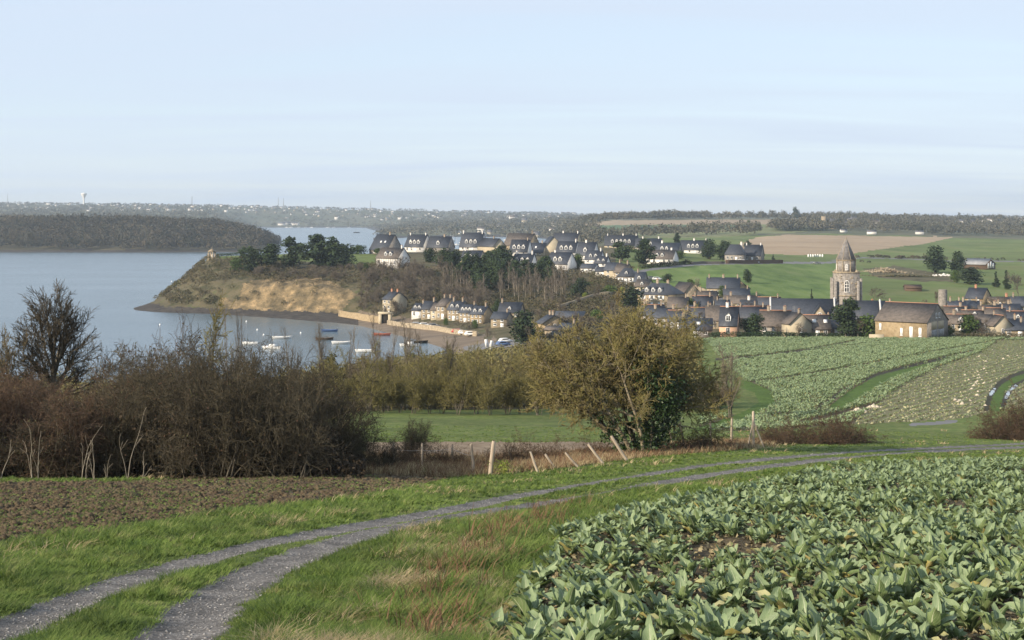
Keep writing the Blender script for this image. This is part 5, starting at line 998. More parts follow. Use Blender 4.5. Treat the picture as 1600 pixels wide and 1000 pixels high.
forest('cliff_scrub', 'brown and olive scrub clinging to the cliff and promontory slope', [(1500, 240, 600, 600, 760, lambda p, x, y, z, v: (z > 2.2) & (v > 404+np.maximum(0, (p-335)*.05)) & ((v < 441+8*np.sin(p*.06)) | (rng.random(len(p)) < .15) | (p < 345)))], 40, 3.2, 2.2, .55, m_scrub, 5)
forest('undergrowth', 'grey-brown undergrowth beneath the trees above the quay', [(1900, 560, 990, 520, 690, lambda p, x, y, z, v: (v < 490) & (v > 420)), (700, 840, 1010, 420, 560, lambda p, x, y, z, v: (v > 460))], 36, 3.0, 2.0, .55, m_scrub, 6)
forest('thicket', 'low scrub filling the valley between the meadow and the beach', [(2600, -300, 1085, 180, 400, None)], 60, 4.5, 3.0, .55, m_twig_olive, 7)
# shadowy undergrowth inside the tall hedge
rng = np.random.default_rng(41); n = 52000; px = rng.uniform(-290, 570, n); D = 56+12*rng.random(n); x = (px-800)/F*D; z = hgt(x, D)
hmax = (HT and ZC-(np.interp(px, *HT)+30-HZ)/F*D-z)*.80; z = z+rng.random(n)**1.25*np.maximum(.4, hmax*(.75+.5*fbm(x*.9, D*.9, 3, 4)+.1))
V, f = quads_at(rng, np.stack([x, D, z], 1), .13); m_hl = M('dead leaves and bramble', [(.018,.016,.010),(.038,.030,.020),(.065,.048,.032),(.03,.035,.014)], 1.6, .95, coord='World', detail=8)
tag(mk('hedge_undergrowth', V, [f], [m_hl]), 'dark tangle of bramble and dead leaves inside the tall hedge', 'undergrowth', kind='stuff')

# grass blades
def blades(name, label, P, h_, w_, lean, mat, rng, nb=8, rad=.06, cat='grass', droop=.5):
    n = len(P); h_ = np.broadcast_to(h_, (n,))[:, None]*(.5+.8*rng.random((n, nb))); w_ = np.broadcast_to(w_, (n,))[:, None]*np.ones((1, nb))
    a = rng.random((n, nb))*6.283; l = lean*(.4+rng.random((n, nb))); r0 = rad*rng.random((n, nb))
    d = np.stack([np.cos(a), np.sin(a)], -1); sd = np.stack([-np.sin(a+.6), np.cos(a+.6), 0*a], -1); base = np.concatenate([P[:, None, :2]+d*r0[..., None], np.broadcast_to(P[:, None, 2:], (n, nb, 1))-.02], -1)
    pts = []
    for t in (0, .55, 1.0):
        off = l*h_*(t**1.7); zz = h_*(t-droop*l*t*t*.6); pts.append(base+np.concatenate([d*off[..., None], zz[..., None]], -1))
    wv = [w_*.5, w_*.42, w_*.08]; V = []
    for p, ww in zip(pts, wv): V += [p-sd*ww[..., None], p+sd*ww[..., None]]
    V = np.stack(V, 2).reshape(-1, 3); k = (np.arange(n*nb)*6)[:, None]; Fq = np.concatenate([k+np.array([[0, 1, 3, 2]]), k+np.array([[2, 3, 5, 4]])])
    o = mk(name, V, [Fq], [mat]); tag(o, label, cat, kind='stuff'); return o
rng = np.random.default_rng(51); GC = [NAMES.index(n) for n in ('ground', 'meadow', 'grass_strip')]
def near_pts(n, p0, p1, D0, D1, pw=1.0):
    px, x, y, z = sample(n, p0, p1, D0, D1, rng, pw); c = cls_at(x, y); rd = rutdist(x, y); return px, x, y, z, c, rd
px, x, y, z, c, rd = near_pts(108000, -250, 1850, 12.5, 125)
both = (rd[0] < 2.2) & (rd[1] < 2.2); ok = np.isin(c, GC) & (rd[0] > .35+.0035*(y-14)) & (rd[1] > .38+.0035*(y-14)) & ~((y > 54) & (px < 560)); ed = np.clip(np.minimum(rd[0], rd[1]-.05)-.3, .05, 1)
hh = .85*(.05+.11*np.clip(ed, 0, 1))*(.45+1.1*vnoise(x*2.3, y*2.0, 66))*(.6+1.5*np.clip(fbm(x*.8, y*.8, 3, 60)+.45, 0, 1)); cen = both & (rd[0]+rd[1] < 1.5); hh = np.where(cen, .045, hh)*np.clip(34/y, .30, 1)
P = np.stack([x, y, z], 1)[ok]; blades('verge_grass', 'short lush green grass on the verges and between the wheel ruts', P, hh[ok], np.maximum(.008, P[:, 1]*.00055), .9, m_blade, rng, 10, .13)
# dry grass: mound right of the track, old fence line
px, x, y, z, c, rd = near_pts(30000, 250, 1050, 12.5, 34); v = HZ+F*(ZC-z)/y; ok = np.isin(c, GC) & (rd[1] > .7) & (rd[0] > 1.2) & (v > 800) & (px > 420-(v-850)*.3) & (px < 800) & (fbm(x*1.3, y*.9, 3, 61) > .075+.1*rng.random(len(x)))
P = np.stack([x, y, z], 1)[ok]; blades('dry_grass', 'straw-coloured long dry grass on the bank right of the track', P, .22, np.maximum(.006, P[:, 1]*.0004), 1.4, m_dry, rng, 6, .10)
px, x, y, z, c, rd = near_pts(26000, 540, 1210, 60, 100); v = HZ+F*(ZC-z)/y; ok = (rd[0] > 2.3) & (v < np.interp(px, [540, 700, 860, 1000, 1200], [738, 748, 735, 716, 700])) & (v > np.interp(px, [540, 700, 860, 1000, 1200], [712, 715, 712, 700, 680])) & (fbm(x*.7, y*.5, 3, 62) > -.16)
P = np.stack([x, y, z], 1)[ok]; sel = rng.random(len(P)); blades('fence_grass', 'tall tan dead grass along the old fence line', P[sel < .5], .32, .018, .7, m_dry, rng, 5, .2); blades('fence_weeds', 'rusty brown dead weeds along the old fence line', P[sel >= .74], .42, .018, .5, m_rust, rng, 5, .25, 'weeds')
px, x, y, z, c, rd = near_pts(9000, 560, 1100, 14, 40); v = HZ+F*(ZC-z)/y; ok = (np.abs(px-np.interp(v, [800, 850, 900, 1000], [880, 760, 700, 680])) < 40*rng.normal(size=len(px)).__abs__()+12) & (c != 3) & (rd[1] > .7) & (v > 790)
P = np.stack([x, y, z], 1)[ok]; P = P[rng.random(len(P)) < .2]; blades('dock_weeds', 'rusty red dock and dead weeds at the edge of the cauliflower field', P, .40, .010, .65, m_rust, rng, 5, .08, 'weeds')
px, x, y, z, c, rd = near_pts(9000, -100, 1700, 20, 130); ok = (c == 0) & (rd[0] > 1.3) & (rd[1] > 1.2) & (fbm(x*.5, y*.35, 3, 64) > .12); P = np.stack([x, y, z], 1)[ok]; blades('grass_tussocks', 'pale dry tussocks scattered in the verge grass', P, .24, np.maximum(.008, P[:, 1]*.0005), 1.1, m_dry, rng, 6, .12)
# weeds sprouting in the ploughed strip, soil clods and stones
px, x, y, z, c, rd = near_pts(30000, -120, 700, 26, 60); v = HZ+F*(ZC-z)/y; ok = (c == 2) & (fbm(x*.5, y*.35, 3, 65) > -.07); P = np.stack([x, y, z], 1)[ok]; blades('seedlings', 'thin green seedlings sprouting across the ploughed strip', P, .055, .03, .9, m_blade, rng, 5, .12)
def clods(name, label, P, size, mat, rng):
    n = len(P); ico = np.array([(0, 0, 1), (1, 0, 0), (0, 1, 0), (-1, 0, 0), (0, -1, 0), (0, 0, -1)], float); Fi = np.array([(0, 1, 2), (0, 2, 3), (0, 3, 4), (0, 4, 1), (5, 2, 1), (5, 3, 2), (5, 4, 3), (5, 1, 4)])
    a = rng.random(n)*6.28; R_ = np.stack([np.cos(a), -np.sin(a), np.sin(a), np.cos(a)], 1).reshape(n, 2, 2); s = size*(.4+1.2*rng.random((n, 1, 1))**2)
    V = ico[None]*(.7+.6*rng.random((n, 6, 3)))*s; V[..., 2] *= .6; V[..., :2] = np.einsum('nij,nkj->nki', R_, V[..., :2]); V += P[:, None]; k = (np.arange(n)*6)[:, None, None]
    o = mk(name, V.reshape(-1, 3), [(Fi[None]+k).reshape(-1, 3)], [mat]); tag(o, label, 'soil' if 'clod' in name else 'stones', kind='stuff')
px, x, y, z, c, rd = near_pts(36000, -120, 720, 26, 70); ok = (c == 2); clods('soil_clods', 'brown clods turned up in the ploughed strip', np.stack([x, y, z], 1)[ok], .075, m_soil, rng)
px, x, y, z, c, rd = near_pts(70000, -60, 1700, 12.5, 90); ok = (c == 1) | ((np.minimum(rd[0], rd[1]) < .5) & (rng.random(len(x)) < .5)); P = np.stack([x, y, z], 1)[ok]; clods('gravel_stones', 'loose grey stones lying in the wheel ruts', P, np.maximum(.018, P[:, 1]*.0006)[:, None, None], M('loose pale stones', [(.08,.078,.075),(.14,.135,.13),(.22,.215,.21),(.40,.39,.38)], 9, .9, coord='World'), rng)

# ---------------------------------------------------------------- cauliflowers
def leaf_grid(rng, L, Wd, a0, a1, ns, ntt, twist, wave):
    s = np.linspace(0, 1, ns+1); ang = a0+(a1-a0)*s**1.3; ds = L/ns; r = np.concatenate([[0], np.cumsum(np.sin(ang[:-1])*ds)]); zz = np.concatenate([[0], np.cumsum(np.cos(ang[:-1])*ds)])
    wv = Wd*np.where(s < .22, .10+.25*s/.22, np.sin(np.pi*np.clip(.16+.80*(s-.1)/.9, 0, 1))**.75); t = np.linspace(-1, 1, ntt+1); ph = rng.random()*6
    X = r[:, None]-np.cos(ang)[:, None]*wv[:, None]*.22*t[None]**2; Zz = zz[:, None]+np.sin(ang)[:, None]*wv[:, None]*.30*t[None]**2+wave*np.sin(s[:, None]*11+ph+t[None]*2)*np.abs(t[None])
    Y = t[None]*wv[:, None]*.5+twist*s[:, None]**2*L*.3; V = np.stack([X, Y+0*X, Zz], -1); uv = np.stack([np.broadcast_to((t[None]+1)/2, X.shape), np.broadcast_to(s[:, None], X.shape)], -1)
    i = np.arange(ns)[:, None]*(ntt+1)+np.arange(ntt)[None]; q = np.stack([i, i+1, i+ntt+2, i+ntt+1], -1).reshape(-1, 4); return V.reshape(-1, 3), uv.reshape(-1, 2), q
def cauli(seed, nl, ns, ntt):
    rng = np.random.default_rng(seed); Vs, Us, Qs, M_ = [], [], [], []; n = 0
    for i in range(nl):
        f = i/nl; az = i*2.4+rng.normal()*.25; L = rng.uniform(.32, .58)*(1.05-.25*f); a0 = R(rng.uniform(6, 30)+(1-f)*22); a1 = a0+R(rng.uniform(5, 100)*(1.15-f*.6))
        v, u, q = leaf_grid(rng, L, rng.uniform(.12, .21), a0, a1, ns, ntt, rng.normal()*.9, .03); c, s_ = math.cos(az), math.sin(az)
        v = v@np.array([[c, s_, 0], [-s_, c, 0], [0, 0, 1]])+np.array([0, 0, .02+.12*f]); Vs.append(v); Us.append(u); Qs.append(q+n); n += len(v); M_.append(np.full(len(q), 1 if (rng.random() < .07 and f < .5) else 0))
    return np.concatenate(Vs), np.concatenate(Us), np.concatenate(Qs), np.concatenate(M_)
HI = [cauli(300+i, (19, 16, 18, 12, 20, 15)[i], 7, 4) for i in range(6)]; LO = [cauli(320+i, 11, 3, 2) for i in range(4)]; FARC = [cauli(340+i, 7, 2, 1) for i in range(4)]
rng = np.random.default_rng(71); gx, gy = np.meshgrid(np.arange(-3, 60, .46), np.arange(12.3, 100, .43)); gx = gx.ravel()+rng.normal(size=gx.size)*.10; gy = gy.ravel()+rng.normal(size=gy.size)*.10
px = 800+F*gx/gy; ok = (px < 2040) & (px > 600); ok0 = ok; gx, gy = gx[ok], gy[ok]; c = cls_at(gx, gy); gap = fbm(gx*.33, gy*.2, 3, 72); ok = (c == 3) & (gap > -.15+.10*(np.minimum(px[ok0], 1600)-1150)/450*(gy < 60)+.3*(rng.random(len(gx)) < .12)); gx, gy = gx[ok], gy[ok]
gz = hgt(gx, gy); gs = rng.uniform(.48, .84, len(gx))*(1-.25*(gap[ok] < -.06)); ga = rng.random(len(gx))*6.28
vis = (800+F*gx/gy < 1640) & (HZ+F*(ZC-gz-.4)/gy < 1010); order = np.argsort(np.where(vis, gy, gy+500)); near, rest = order[:300], order[300:]
HM = []
for i, (v, u, q, m_) in enumerate(HI): o = mk('cauliflower', v, [q], [m_cauli, m_yellowleaf], [m_], smooth=True, uv=u); HM.append(o.data); bpy.data.objects.remove(o)
for j in near:
    k = rng.integers(len(HM)); o = bpy.data.objects.new('cauliflower', HM[k]); C.objects.link(o); o.location = (gx[j], gy[j], gz[j]-.03); o.rotation_euler = (rng.normal()*.13, rng.normal()*.13, ga[j]); o.scale = (gs[j],)*3
    tag(o, 'grey-green cauliflower plant with broad pale-ribbed leaves in the near field', 'cauliflower', 'cauliflower plants in the near field')
def scatter_mesh(name, label, tmpl, X, Y, Zz, A, Sx, mats, cat='cauliflowers'):
    Vs, Us, Qs, M_ = [], [], [], []; n = 0; pick = rng.integers(0, len(tmpl), len(X))
    for k, (v, u, q, m_) in enumerate(tmpl):
        s_ = pick == k; m = s_.sum()
        if not m: continue
        c, s = np.cos(A[s_]), np.sin(A[s_]); W_ = v[None]*Sx[s_][:, None, None]; W_ = np.stack([W_[..., 0]*c[:, None]-W_[..., 1]*s[:, None]+X[s_][:, None], W_[..., 0]*s[:, None]+W_[..., 1]*c[:, None]+Y[s_][:, None], W_[..., 2]+Zz[s_][:, None]], -1)
        Vs.append(W_.reshape(-1, 3)); Us.append(np.broadcast_to(u[None], (m,)+u.shape).reshape(-1, 2)); Qs.append((q[None]+(np.arange(m)*len(v))[:, None, None]).reshape(-1, 4)+n); M_.append(np.broadcast_to(m_[None], (m, len(m_))).ravel()); n += m*len(v)
    o = mk(name, np.concatenate(Vs), [np.concatenate(Qs)], mats, [np.concatenate(M_)], smooth=True, uv=np.concatenate(Us)); tag(o, label, cat, kind='stuff'); return o
d2 = gy[rest] < 45; a_, b_ = rest[d2], rest[~d2]
if len(a_): scatter_mesh('cauliflower_rows', 'rest of the near cauliflowers running up the slope', HI[:3], gx[a_], gy[a_], gz[a_]-.03, ga[a_], gs[a_], [m_cauli, m_yellowleaf])
scatter_mesh('cauliflower_crop', 'upper end of the near cauliflower crop along the track', LO, gx[b_], gy[b_], gz[b_]-.03, ga[b_], gs[b_]*1.05, [m_cauli, m_yellowleaf])
# dead leaf litter on the soil between the plants
px, x, y, z, c, rd = near_pts(26000, 640, 1700, 12.5, 95); ok = c == 3; P = np.stack([x, y, z+.03], 1)[ok]; V, f = quads_at(rng, P, .085, 1.2); tag(mk('leaf_litter', V, [f], [M('withered leaves', [(.05,.042,.024),(.12,.10,.055),(.26,.22,.13),(.09,.13,.045)], 7, .9, coord='World')]), 'withered pale leaves lying between the cauliflowers', 'litter', kind='stuff')
# the far field: standing crop in drilled rows, then the harvested part
cA, sA = math.cos(R(62)), math.sin(R(62)); uu, vv = np.meshgrid(np.arange(-20, 420, .60), np.arange(-420, 260, .72)); RI = np.round((vv+420)/.72).astype(int).ravel(); X = 10+uu*cA-vv*sA*1.0; Y = 120+uu*sA+vv*cA; X = X.ravel()+rng.normal(size=X.size)*.07; Y = Y.ravel()+rng.normal(size=Y.size)*.07
px = 800+F*X/np.maximum(Y, 1); ok = (Y > 118) & (Y < 415) & (px > 1060) & (px < 1720); X, Y, px = X[ok], Y[ok], px[ok]; z = hgt(X, Y); v = HZ+F*(ZC-z)/Y; c = np.isin(cls_at(X, Y), (NAMES.index('far_cauliflower_field_soil'), NAMES.index('harvested_field_soil'))); row = RI[ok]
hv = inpoly(px, v, POLY['harvest']); keep = c & (np.where(hv, (rng.random(len(X)) < .75) & (row % 2 == 0), (rng.random(len(X)) < .93) & (row % 34 > 1))) & (~(Y > 250) | (rng.random(len(X)) < .75)); X, Y, z, hv = X[keep], Y[keep], z[keep], hv[keep]
Sx = np.where(hv, .55, .95)*rng.uniform(.8, 1.2, len(X))*(1+.18*(Y > 250))
scatter_mesh('far_cauliflower_crop', 'blue-green rows of cauliflowers in the field below the village', FARC, X[~hv], Y[~hv], z[~hv]-.03, rng.random((~hv).sum())*6.28, Sx[~hv], [m_cauli, m_yellowleaf])
m_stump = leaf_material('cut cauliflower leaf', [(.09,.14,.045),(.16,.21,.075),(.28,.29,.13)], (.42,.40,.26))
scatter_mesh('harvested_crop', 'cut pale cauliflower stumps and leaves in the harvested half of the field', FARC, X[hv], Y[hv], z[hv]-.03, rng.random(hv.sum())*6.28, Sx[hv], [m_stump, m_yellowleaf])
px, x, y, z, c, rd = near_pts(9000, 1300, 1700, 140, 410); v = HZ+F*(ZC-z)/y; ok = (c == NAMES.index('harvested_field_soil')); P = np.stack([x, y, z+.05], 1)[ok]; V, f = quads_at(rng, P, .3, 1.5); tag(mk('field_litter', V, [f], [M('pale green trimmings', [(.20,.20,.10),(.30,.29,.17),(.42,.38,.26)], 2, .9, coord='World')]), 'pale trimmings strewn over the harvested half of the field', 'litter', kind='stuff')
for px_, v_ in ((0, 0),): pass
cp = [(1345+rng.normal()*6, 642+rng.normal()*1.5) for _ in range(20)]+[(1365+rng.normal()*5, 636+rng.normal()*1.5) for _ in range(26)]+[(1335+rng.normal()*3, 642) for _ in range(8)]+[(1528+rng.normal()*10, 590+rng.normal()*14) for _ in range(34)]+[(1510+rng.normal()*12, 628+rng.normal()*4) for _ in range(20)]+[(rng.uniform(1500, 1600), rng.uniform(545, 570)) for _ in range(16)]
cpp = np.array([hit(a, b, 125, 400) for a, b in cp]); clods('trimmings_heap', 'pale heaps of cut cauliflower trimmings beside the harvested rows', cpp, .30, M('pale trimmings', [(.42,.36,.26),(.55,.48,.38)], 3, .9), rng)

# ---------------------------------------------------------------- walls, posts, boats, cars
def wall_run(name, label, cat, pts, D0, D1, hh, th, mat, cap=None, cap_z=.12, step=3.0, jit=.06, fixedD=None):
    P = [hit(a, b, D0, D1)[:2] if not fixedD else ((a-800)/F*fixedD, fixedD) for a, b in pts]; q = []
    for (x0, y0), (x1, y1) in zip(P[:-1], P[1:]):
        n = max(1, int(math.hypot(x1-x0, y1-y0)/step)); q += [(x0+(x1-x0)*i/n, y0+(y1-y0)*i/n) for i in range(n)]
    q.append(P[-1]); q = np.array(q); d = np.gradient(q, axis=0); nn = nrm(np.stack([-d[:, 1], d[:, 0]], 1))*th/2
    zg = np.array([H(*p) for p in q]); zt_ = zg+hh+np.random.default_rng(len(q)).normal(size=len(q))*jit; b = MB(); m = len(q)
    V = np.concatenate([np.c_[q-nn, zg-1.5], np.c_[q-nn, zt_], np.c_[q+nn, zt_], np.c_[q+nn, zg-1.5]]); Fq = []
    for i in range(m-1):
        for k in range(3): Fq.append((k*m+i, k*m+i+1, (k+1)*m+i+1, (k+1)*m+i))
    Fq += [(0, m, 2*m, 3*m), (m-1, 4*m-1, 3*m-1, 2*m-1)]; b.add(V, [Fq], 0); mats = [mat]
    o = b.build(name, mats); tag(o, label, cat); return o, q
wall_run('sea_wall', 'tan stone sea wall with gateway below the tall narrow quay house', 'wall', [(530, 494), (560, 499), (598, 505)], 520, 620, 2.4, .8, m_ochre)
wall_run('sea_wall', 'low tan stone wall stepping along the beach under the quay rows', 'wall', [(606, 507), (640, 512), (680, 516), (712, 522), (745, 526)], 470, 580, 1.6, .7, m_stone)
x, y, z = hit(602, 505, 520, 600); e = empty('gateway', (x, y, z-.3), R(-15)); tag(e, 'pale stone archway over the slip below the tall quay house', 'gate')
b = MB(); b.box(-2.4, -1.3, -.6, .6, -1, 3.6, 0); b.box(1.3, 2.4, -.6, .6, -1, 3.6, 0); b.box(-2.6, 2.6, -.7, .7, 3.6, 4.4, 0); b.build('arch', [m_cream], e); b = MB(); b.box(-1.28, 1.28, .1, .25, -.5, 3.55, 0); b.build('gate_leaf', [m_darkhole], e)
wall_run('garden_wall', 'long curved dry stone wall holding the garden terrace above the outbuilding', 'wall', [(872, 487), (890, 481), (925, 469), (960, 463), (985, 464)], 500, 620, 2.2, .6, m_stone)
wall_run('lane_wall', 'dark brown wall along the lane in front of the slate pair', 'wall', [(1134, 412), (1180, 412), (1223, 411.5)], 720, 900, 1.9, .4, m_timber)
wall_run('lane_wall', 'low reddish wall left of the dark lane wall', 'wall', [(1078, 413), (1100, 412), (1132, 412)], 720, 900, 1.2, .4, m_brownroof)
wall_run('yard_wall', 'stone wall slanting down to the farmhouse yard', 'wall', [(1082, 451), (1100, 458), (1108, 464)], 540, 640, 1.8, .5, m_stone)
wall_run('yard_wall', 'pale low wall beside the barn at the field corner', 'wall', [(1358, 530), (1381, 530)], 390, 410, 1.3, .5, m_cream)
wall_run('stone_wall', 'stone wall running right from the ochre farmhouse', 'wall', [(1560, 471), (1600, 480), (1640, 486)], 500, 600, 1.5, .5, m_stone)
def hedge_run(label, pts, D0, D1, hh, th, mat, seed, dens=60, name='hedge', q=.3):
    r = np.random.default_rng(seed); P = np.array([hit(a, b, D0, D1)[:2] for a, b in pts]); sg = np.hypot(*(P[1:]-P[:-1]).T); n = int(sg.sum()*dens); t = r.random(n)*sg.sum(); c = np.concatenate([[0], np.cumsum(sg)])
    x = np.interp(t, c, P[:, 0])+r.normal(size=n)*th*.35; y = np.interp(t, c, P[:, 1])+r.normal(size=n)*th*.35; z = hgt(x, y)+hh*(r.random(n)**.7)*(.8+.5*fbm(t/6, t*0, 3, seed)+.1)
    V, f = quads_at(r, np.stack([x, y, z], 1), q); o = mk(name, V, [f], [mat]); tag(o, label, 'hedge'); return o
hedge_run('long dark clipped hedge between the far cauliflower field and the village', [(1108, 528), (1200, 527), (1300, 527.5), (1362, 529)], 398, 415, 1.5, 1.0, m_ivy, 1, 110)
hedge_run('dark hedge along the lane below the white bungalow', [(1000, 420), (1040, 417), (1078, 413)], 640, 800, 1.8, 1.4, m_ever, 2, 40, q=.4)
hedge_run('low hedge around the garden terrace of the stepped row', [(905, 447), (935, 444), (948, 440)], 580, 660, 1.4, 1.2, m_bushg, 3, 40, q=.4)
hedge_run('scruffy bush line between barn and right edge along the field', [(1490, 530), (1530, 530), (1600, 530), (1660, 530)], 394, 412, 1.6, 1.6, m_scrub, 4, 90)
hedge_run('clipped hedge behind the oratory on the promontory lawn', [(338, 400), (358, 399), (372, 399)], 700, 800, 1.5, 1.2, m_ever, 5, 60, q=.4)
# posts of the broken fence
PST = [(615,690,728,0,.05,'upright pale fence post by the end of the tall hedge'),(659,692,730,0,.045,'upright fence post in front of the small bare bush'),(707,694,726,0,.05,'short post third from the tall hedge'),(738,693,742,0,.06,'tall post fourth from the tall hedge'),(766,695,750,6,.09,'thick post wrapped in ivy beside the yellow bush'),
  (803,702,724,-22,.045,'first leaning stake right of the ivy-wrapped post'),(840,706,738,-22,.05,'second leaning stake right of the ivy-wrapped post'),(868,709,733,-35,.05,'third leaning stake right of the ivy-wrapped post'),(904,706,730,-40,.05,'fourth leaning stake, pale and nearly flat'),
  (943,693,725,-38,.055,'long pale stake leaning left of the great tree trunks'),(980,680,720,-32,.07,'thick stake leaning against the great tree trunks'),(1024,668,700,-24,.06,'leaning stake right of the great tree trunks'),(1053,670,698,-18,.05,'short stake leaning in the grass right of the great tree'),
  (1068,660,702,-6,.05,'slightly tilted post right of the great tree'),(1110,658,700,0,.06,'upright post in the meadow left of the braced post'),(1143,652,694,1,.07,'tall upright post next to the braced post')]
for i, (px, vt, vb, tilt, r, lb) in enumerate(PST):
    x, y, z = hit(px, vb, 60, 105); hh = (vb-vt)*y/F/max(.6, math.cos(R(tilt))); rg = np.random.default_rng(i); b = MB()
    r += .002; b.tube([(0, 0, -.25), (rg.normal()*.015, 0, hh*.4), (rg.normal()*.02, .01, hh*.98), (0, 0, hh)], [r*1.05, r, r*.85, r*.5], 7, 0)
    o = b.build('fence_post', [m_post], None, True); o.location = (x, y, z); o.rotation_euler = (R(3), R(tilt), 0); tag(o, lb, 'post')
x, y, z = hit(1177, 698, 80, 110); e = empty('braced_post', (x, y, z)); tag(e, 'tall corner post with two diagonal braces at the bend of the track', 'post')
b = MB(); b.tube([(0, 0, -.3), (0, 0, 2.0), (.02, 0, 2.05)], [.085, .075, .04], 8); b.build('post', [m_post], e, True)
for sx in (-.35, .62): b = MB(); b.tube([(sx, -.1, -.1), (0, 0, 1.5)], [.055, .045], 6); b.build('brace', [m_post], e, True)
# wires sagging between the upright posts
def wire(pxs, hs, label):
    pt = []
    for a, v_ in pxs: x, y, z = hit(a, v_, 60, 105); pt.append((x, y, z+hs))
    b = MB()
    for p, q in zip(pt[:-1], pt[1:]):
        m = [(p[0]+(q[0]-p[0])*t, p[1]+(q[1]-p[1])*t, p[2]+(q[2]-p[2])*t-.25*t*(1-t)) for t in np.linspace(0, 1, 7)]; b.tube(m, [.007]*7, 3)
    o = b.build('fence_wire', [m_metal]); tag(o, label, 'wire')
wire([(1110, 700), (1143, 694), (1177, 698)], 1.1, 'sagging wire between the upright posts and the braced post'); wire([(615, 728), (659, 730), (707, 726), (738, 742)], .8, 'sagging wire along the first fence posts by the hedge')
x, y, z = hit(785, 742, 60, 90); V, f = quads_at(np.random.default_rng(9), np.stack([np.random.default_rng(1).normal(size=500)*.22+x, np.random.default_rng(2).normal(size=500)*.2+y, z+.1+np.random.default_rng(3).random(500)*.5], 1), .06); tag(mk('broom_bush', V, [f], [m_lime]), 'small bright yellow-green bush beside the ivy-wrapped post', 'bush')
# white hive boxes on the pasture
for i in range(7):
    x, y, z = hit(1263+i*3.7, 401.5, 800, 1050); e = empty('bollard', (x, y, z)); b = MB(); b.box(-.42, .42, -.42, .42, -.3, 1.5, 0); b.add([(-.5, -.5, 1.5), (.5, -.5, 1.5), (.5, .5, 1.5), (-.5, .5, 1.5), (0, 0, 1.8)], [[(0, 3, 2, 1)], [(0, 1, 4), (1, 2, 4), (2, 3, 4), (3, 0, 4)]], 0)
    o = b.build('marker_block', [m_paint]); o.location = (x, y, z); bpy.data.objects.remove(e); tag(o, 'white block in the short straight row left of the church spire', 'block', 'row of white blocks on the pasture')
# heap of rubble and logs
rg = np.random.default_rng(77); cen = hit(1385, 425, 600, 760)
def heap(name, label, cx, cy, n, rx, ry, hz_, size, mats):
    P = np.stack([cx+rg.normal(size=n)*rx, cy+rg.normal(size=n)*ry, np.zeros(n)], 1); P[:, 2] = hgt(P[:, 0], P[:, 1])+hz_*np.exp(-((P[:, 0]-cx)/rx)**2)*rg.random(n); clods(name, label, P, size, mats, rg); bpy.data.objects[name]['category'] = 'heap'
heap('rubble_heap', 'untidy heap of pale stones and logs on the pasture right of the spire', cen[0], cen[1], 420, 5.5, 3.5, 2.2, .55, m_stone)
h2 = hit(1500, 431, 600, 760); heap('scrap_heap', 'whitish scrap and planks lying left of the dark hedge trees', h2[0]-7, h2[1], 110, 3.5, 2, 1.0, .5, m_dirtwhite)
h3 = hit(1410, 432, 600, 760); heap('earth_bank', 'brown stony bank continuing right of the rubble heap', h3[0], h3[1], 500, 9, 2, 1.0, .6, m_scrub)
# boats
def hull(L, W, Hh, mast=0, mat=m_paint, inner=m_timber, cabin=False, nm='rowing_boat'):
    e = empty(nm); n = 9; t = np.linspace(-1, 1, n); w_ = W/2*np.maximum(.03, 1-np.clip((t+.15)/1.15, 0, 1)**2.2)*np.where(t < -.7, .86, 1); sh = Hh*(1+.35*t**2); b = MB()
    ring = [(1, 1), (.82, .35), (.35, 0), (-.35, 0), (-.82, .35), (-1, 1)]; V = [(t[i]*L/2*(1 if c > .5 else .93), w_[i]*a, -.25+(sh[i]+.25)*c) for i in range(n) for a, c in ring]; m = 6
    Fq = [(i*m+j, i*m+j+1, (i+1)*m+j+1, (i+1)*m+j) for i in range(n-1) for j in range(m-1)]+[(0, 5, 4, 1), (1, 4, 3, 2)]; b.add(V, [Fq], 0); b.build('hull', [mat], e)
    b = MB(); V = [(t[i]*L/2*.96, w_[i]*a*.93, Hh*.72) for i in range(n) for a in (-1, 1)]; b.add(V, [[(2*i, 2*i+1, 2*i+3, 2*i+2) for i in range(n-1)]], 0)
    for q in (-.45, .1): b.box(q*L/2-.12, q*L/2+.12, -W*.42, W*.42, Hh*.74, Hh*.86, 0)
    b.build('deck', [inner], e)
    if mast: b = MB(); b.tube([(L*.08, 0, 0), (L*.08, 0, mast)], [.09*L/6, .05*L/6], 6); b.tube([(L*.06, 0, 1.6), (-L*.4, 0, 1.7)], [.06*L/6, .06*L/6], 5); b.build('mast', [m_paint], e)
    if cabin: b = MB(); b.box(-L*.12, L*.2, -W*.3, W*.3, Hh*.7, Hh+.75, 0); b.build('cabin', [mat], e)
    return e
blue = M('blue boat paint', [(.05,.09,.20),(.07,.12,.25)], 1, .5); red = M('rust red boat paint', [(.25,.07,.04),(.32,.10,.06)], 1, .6)
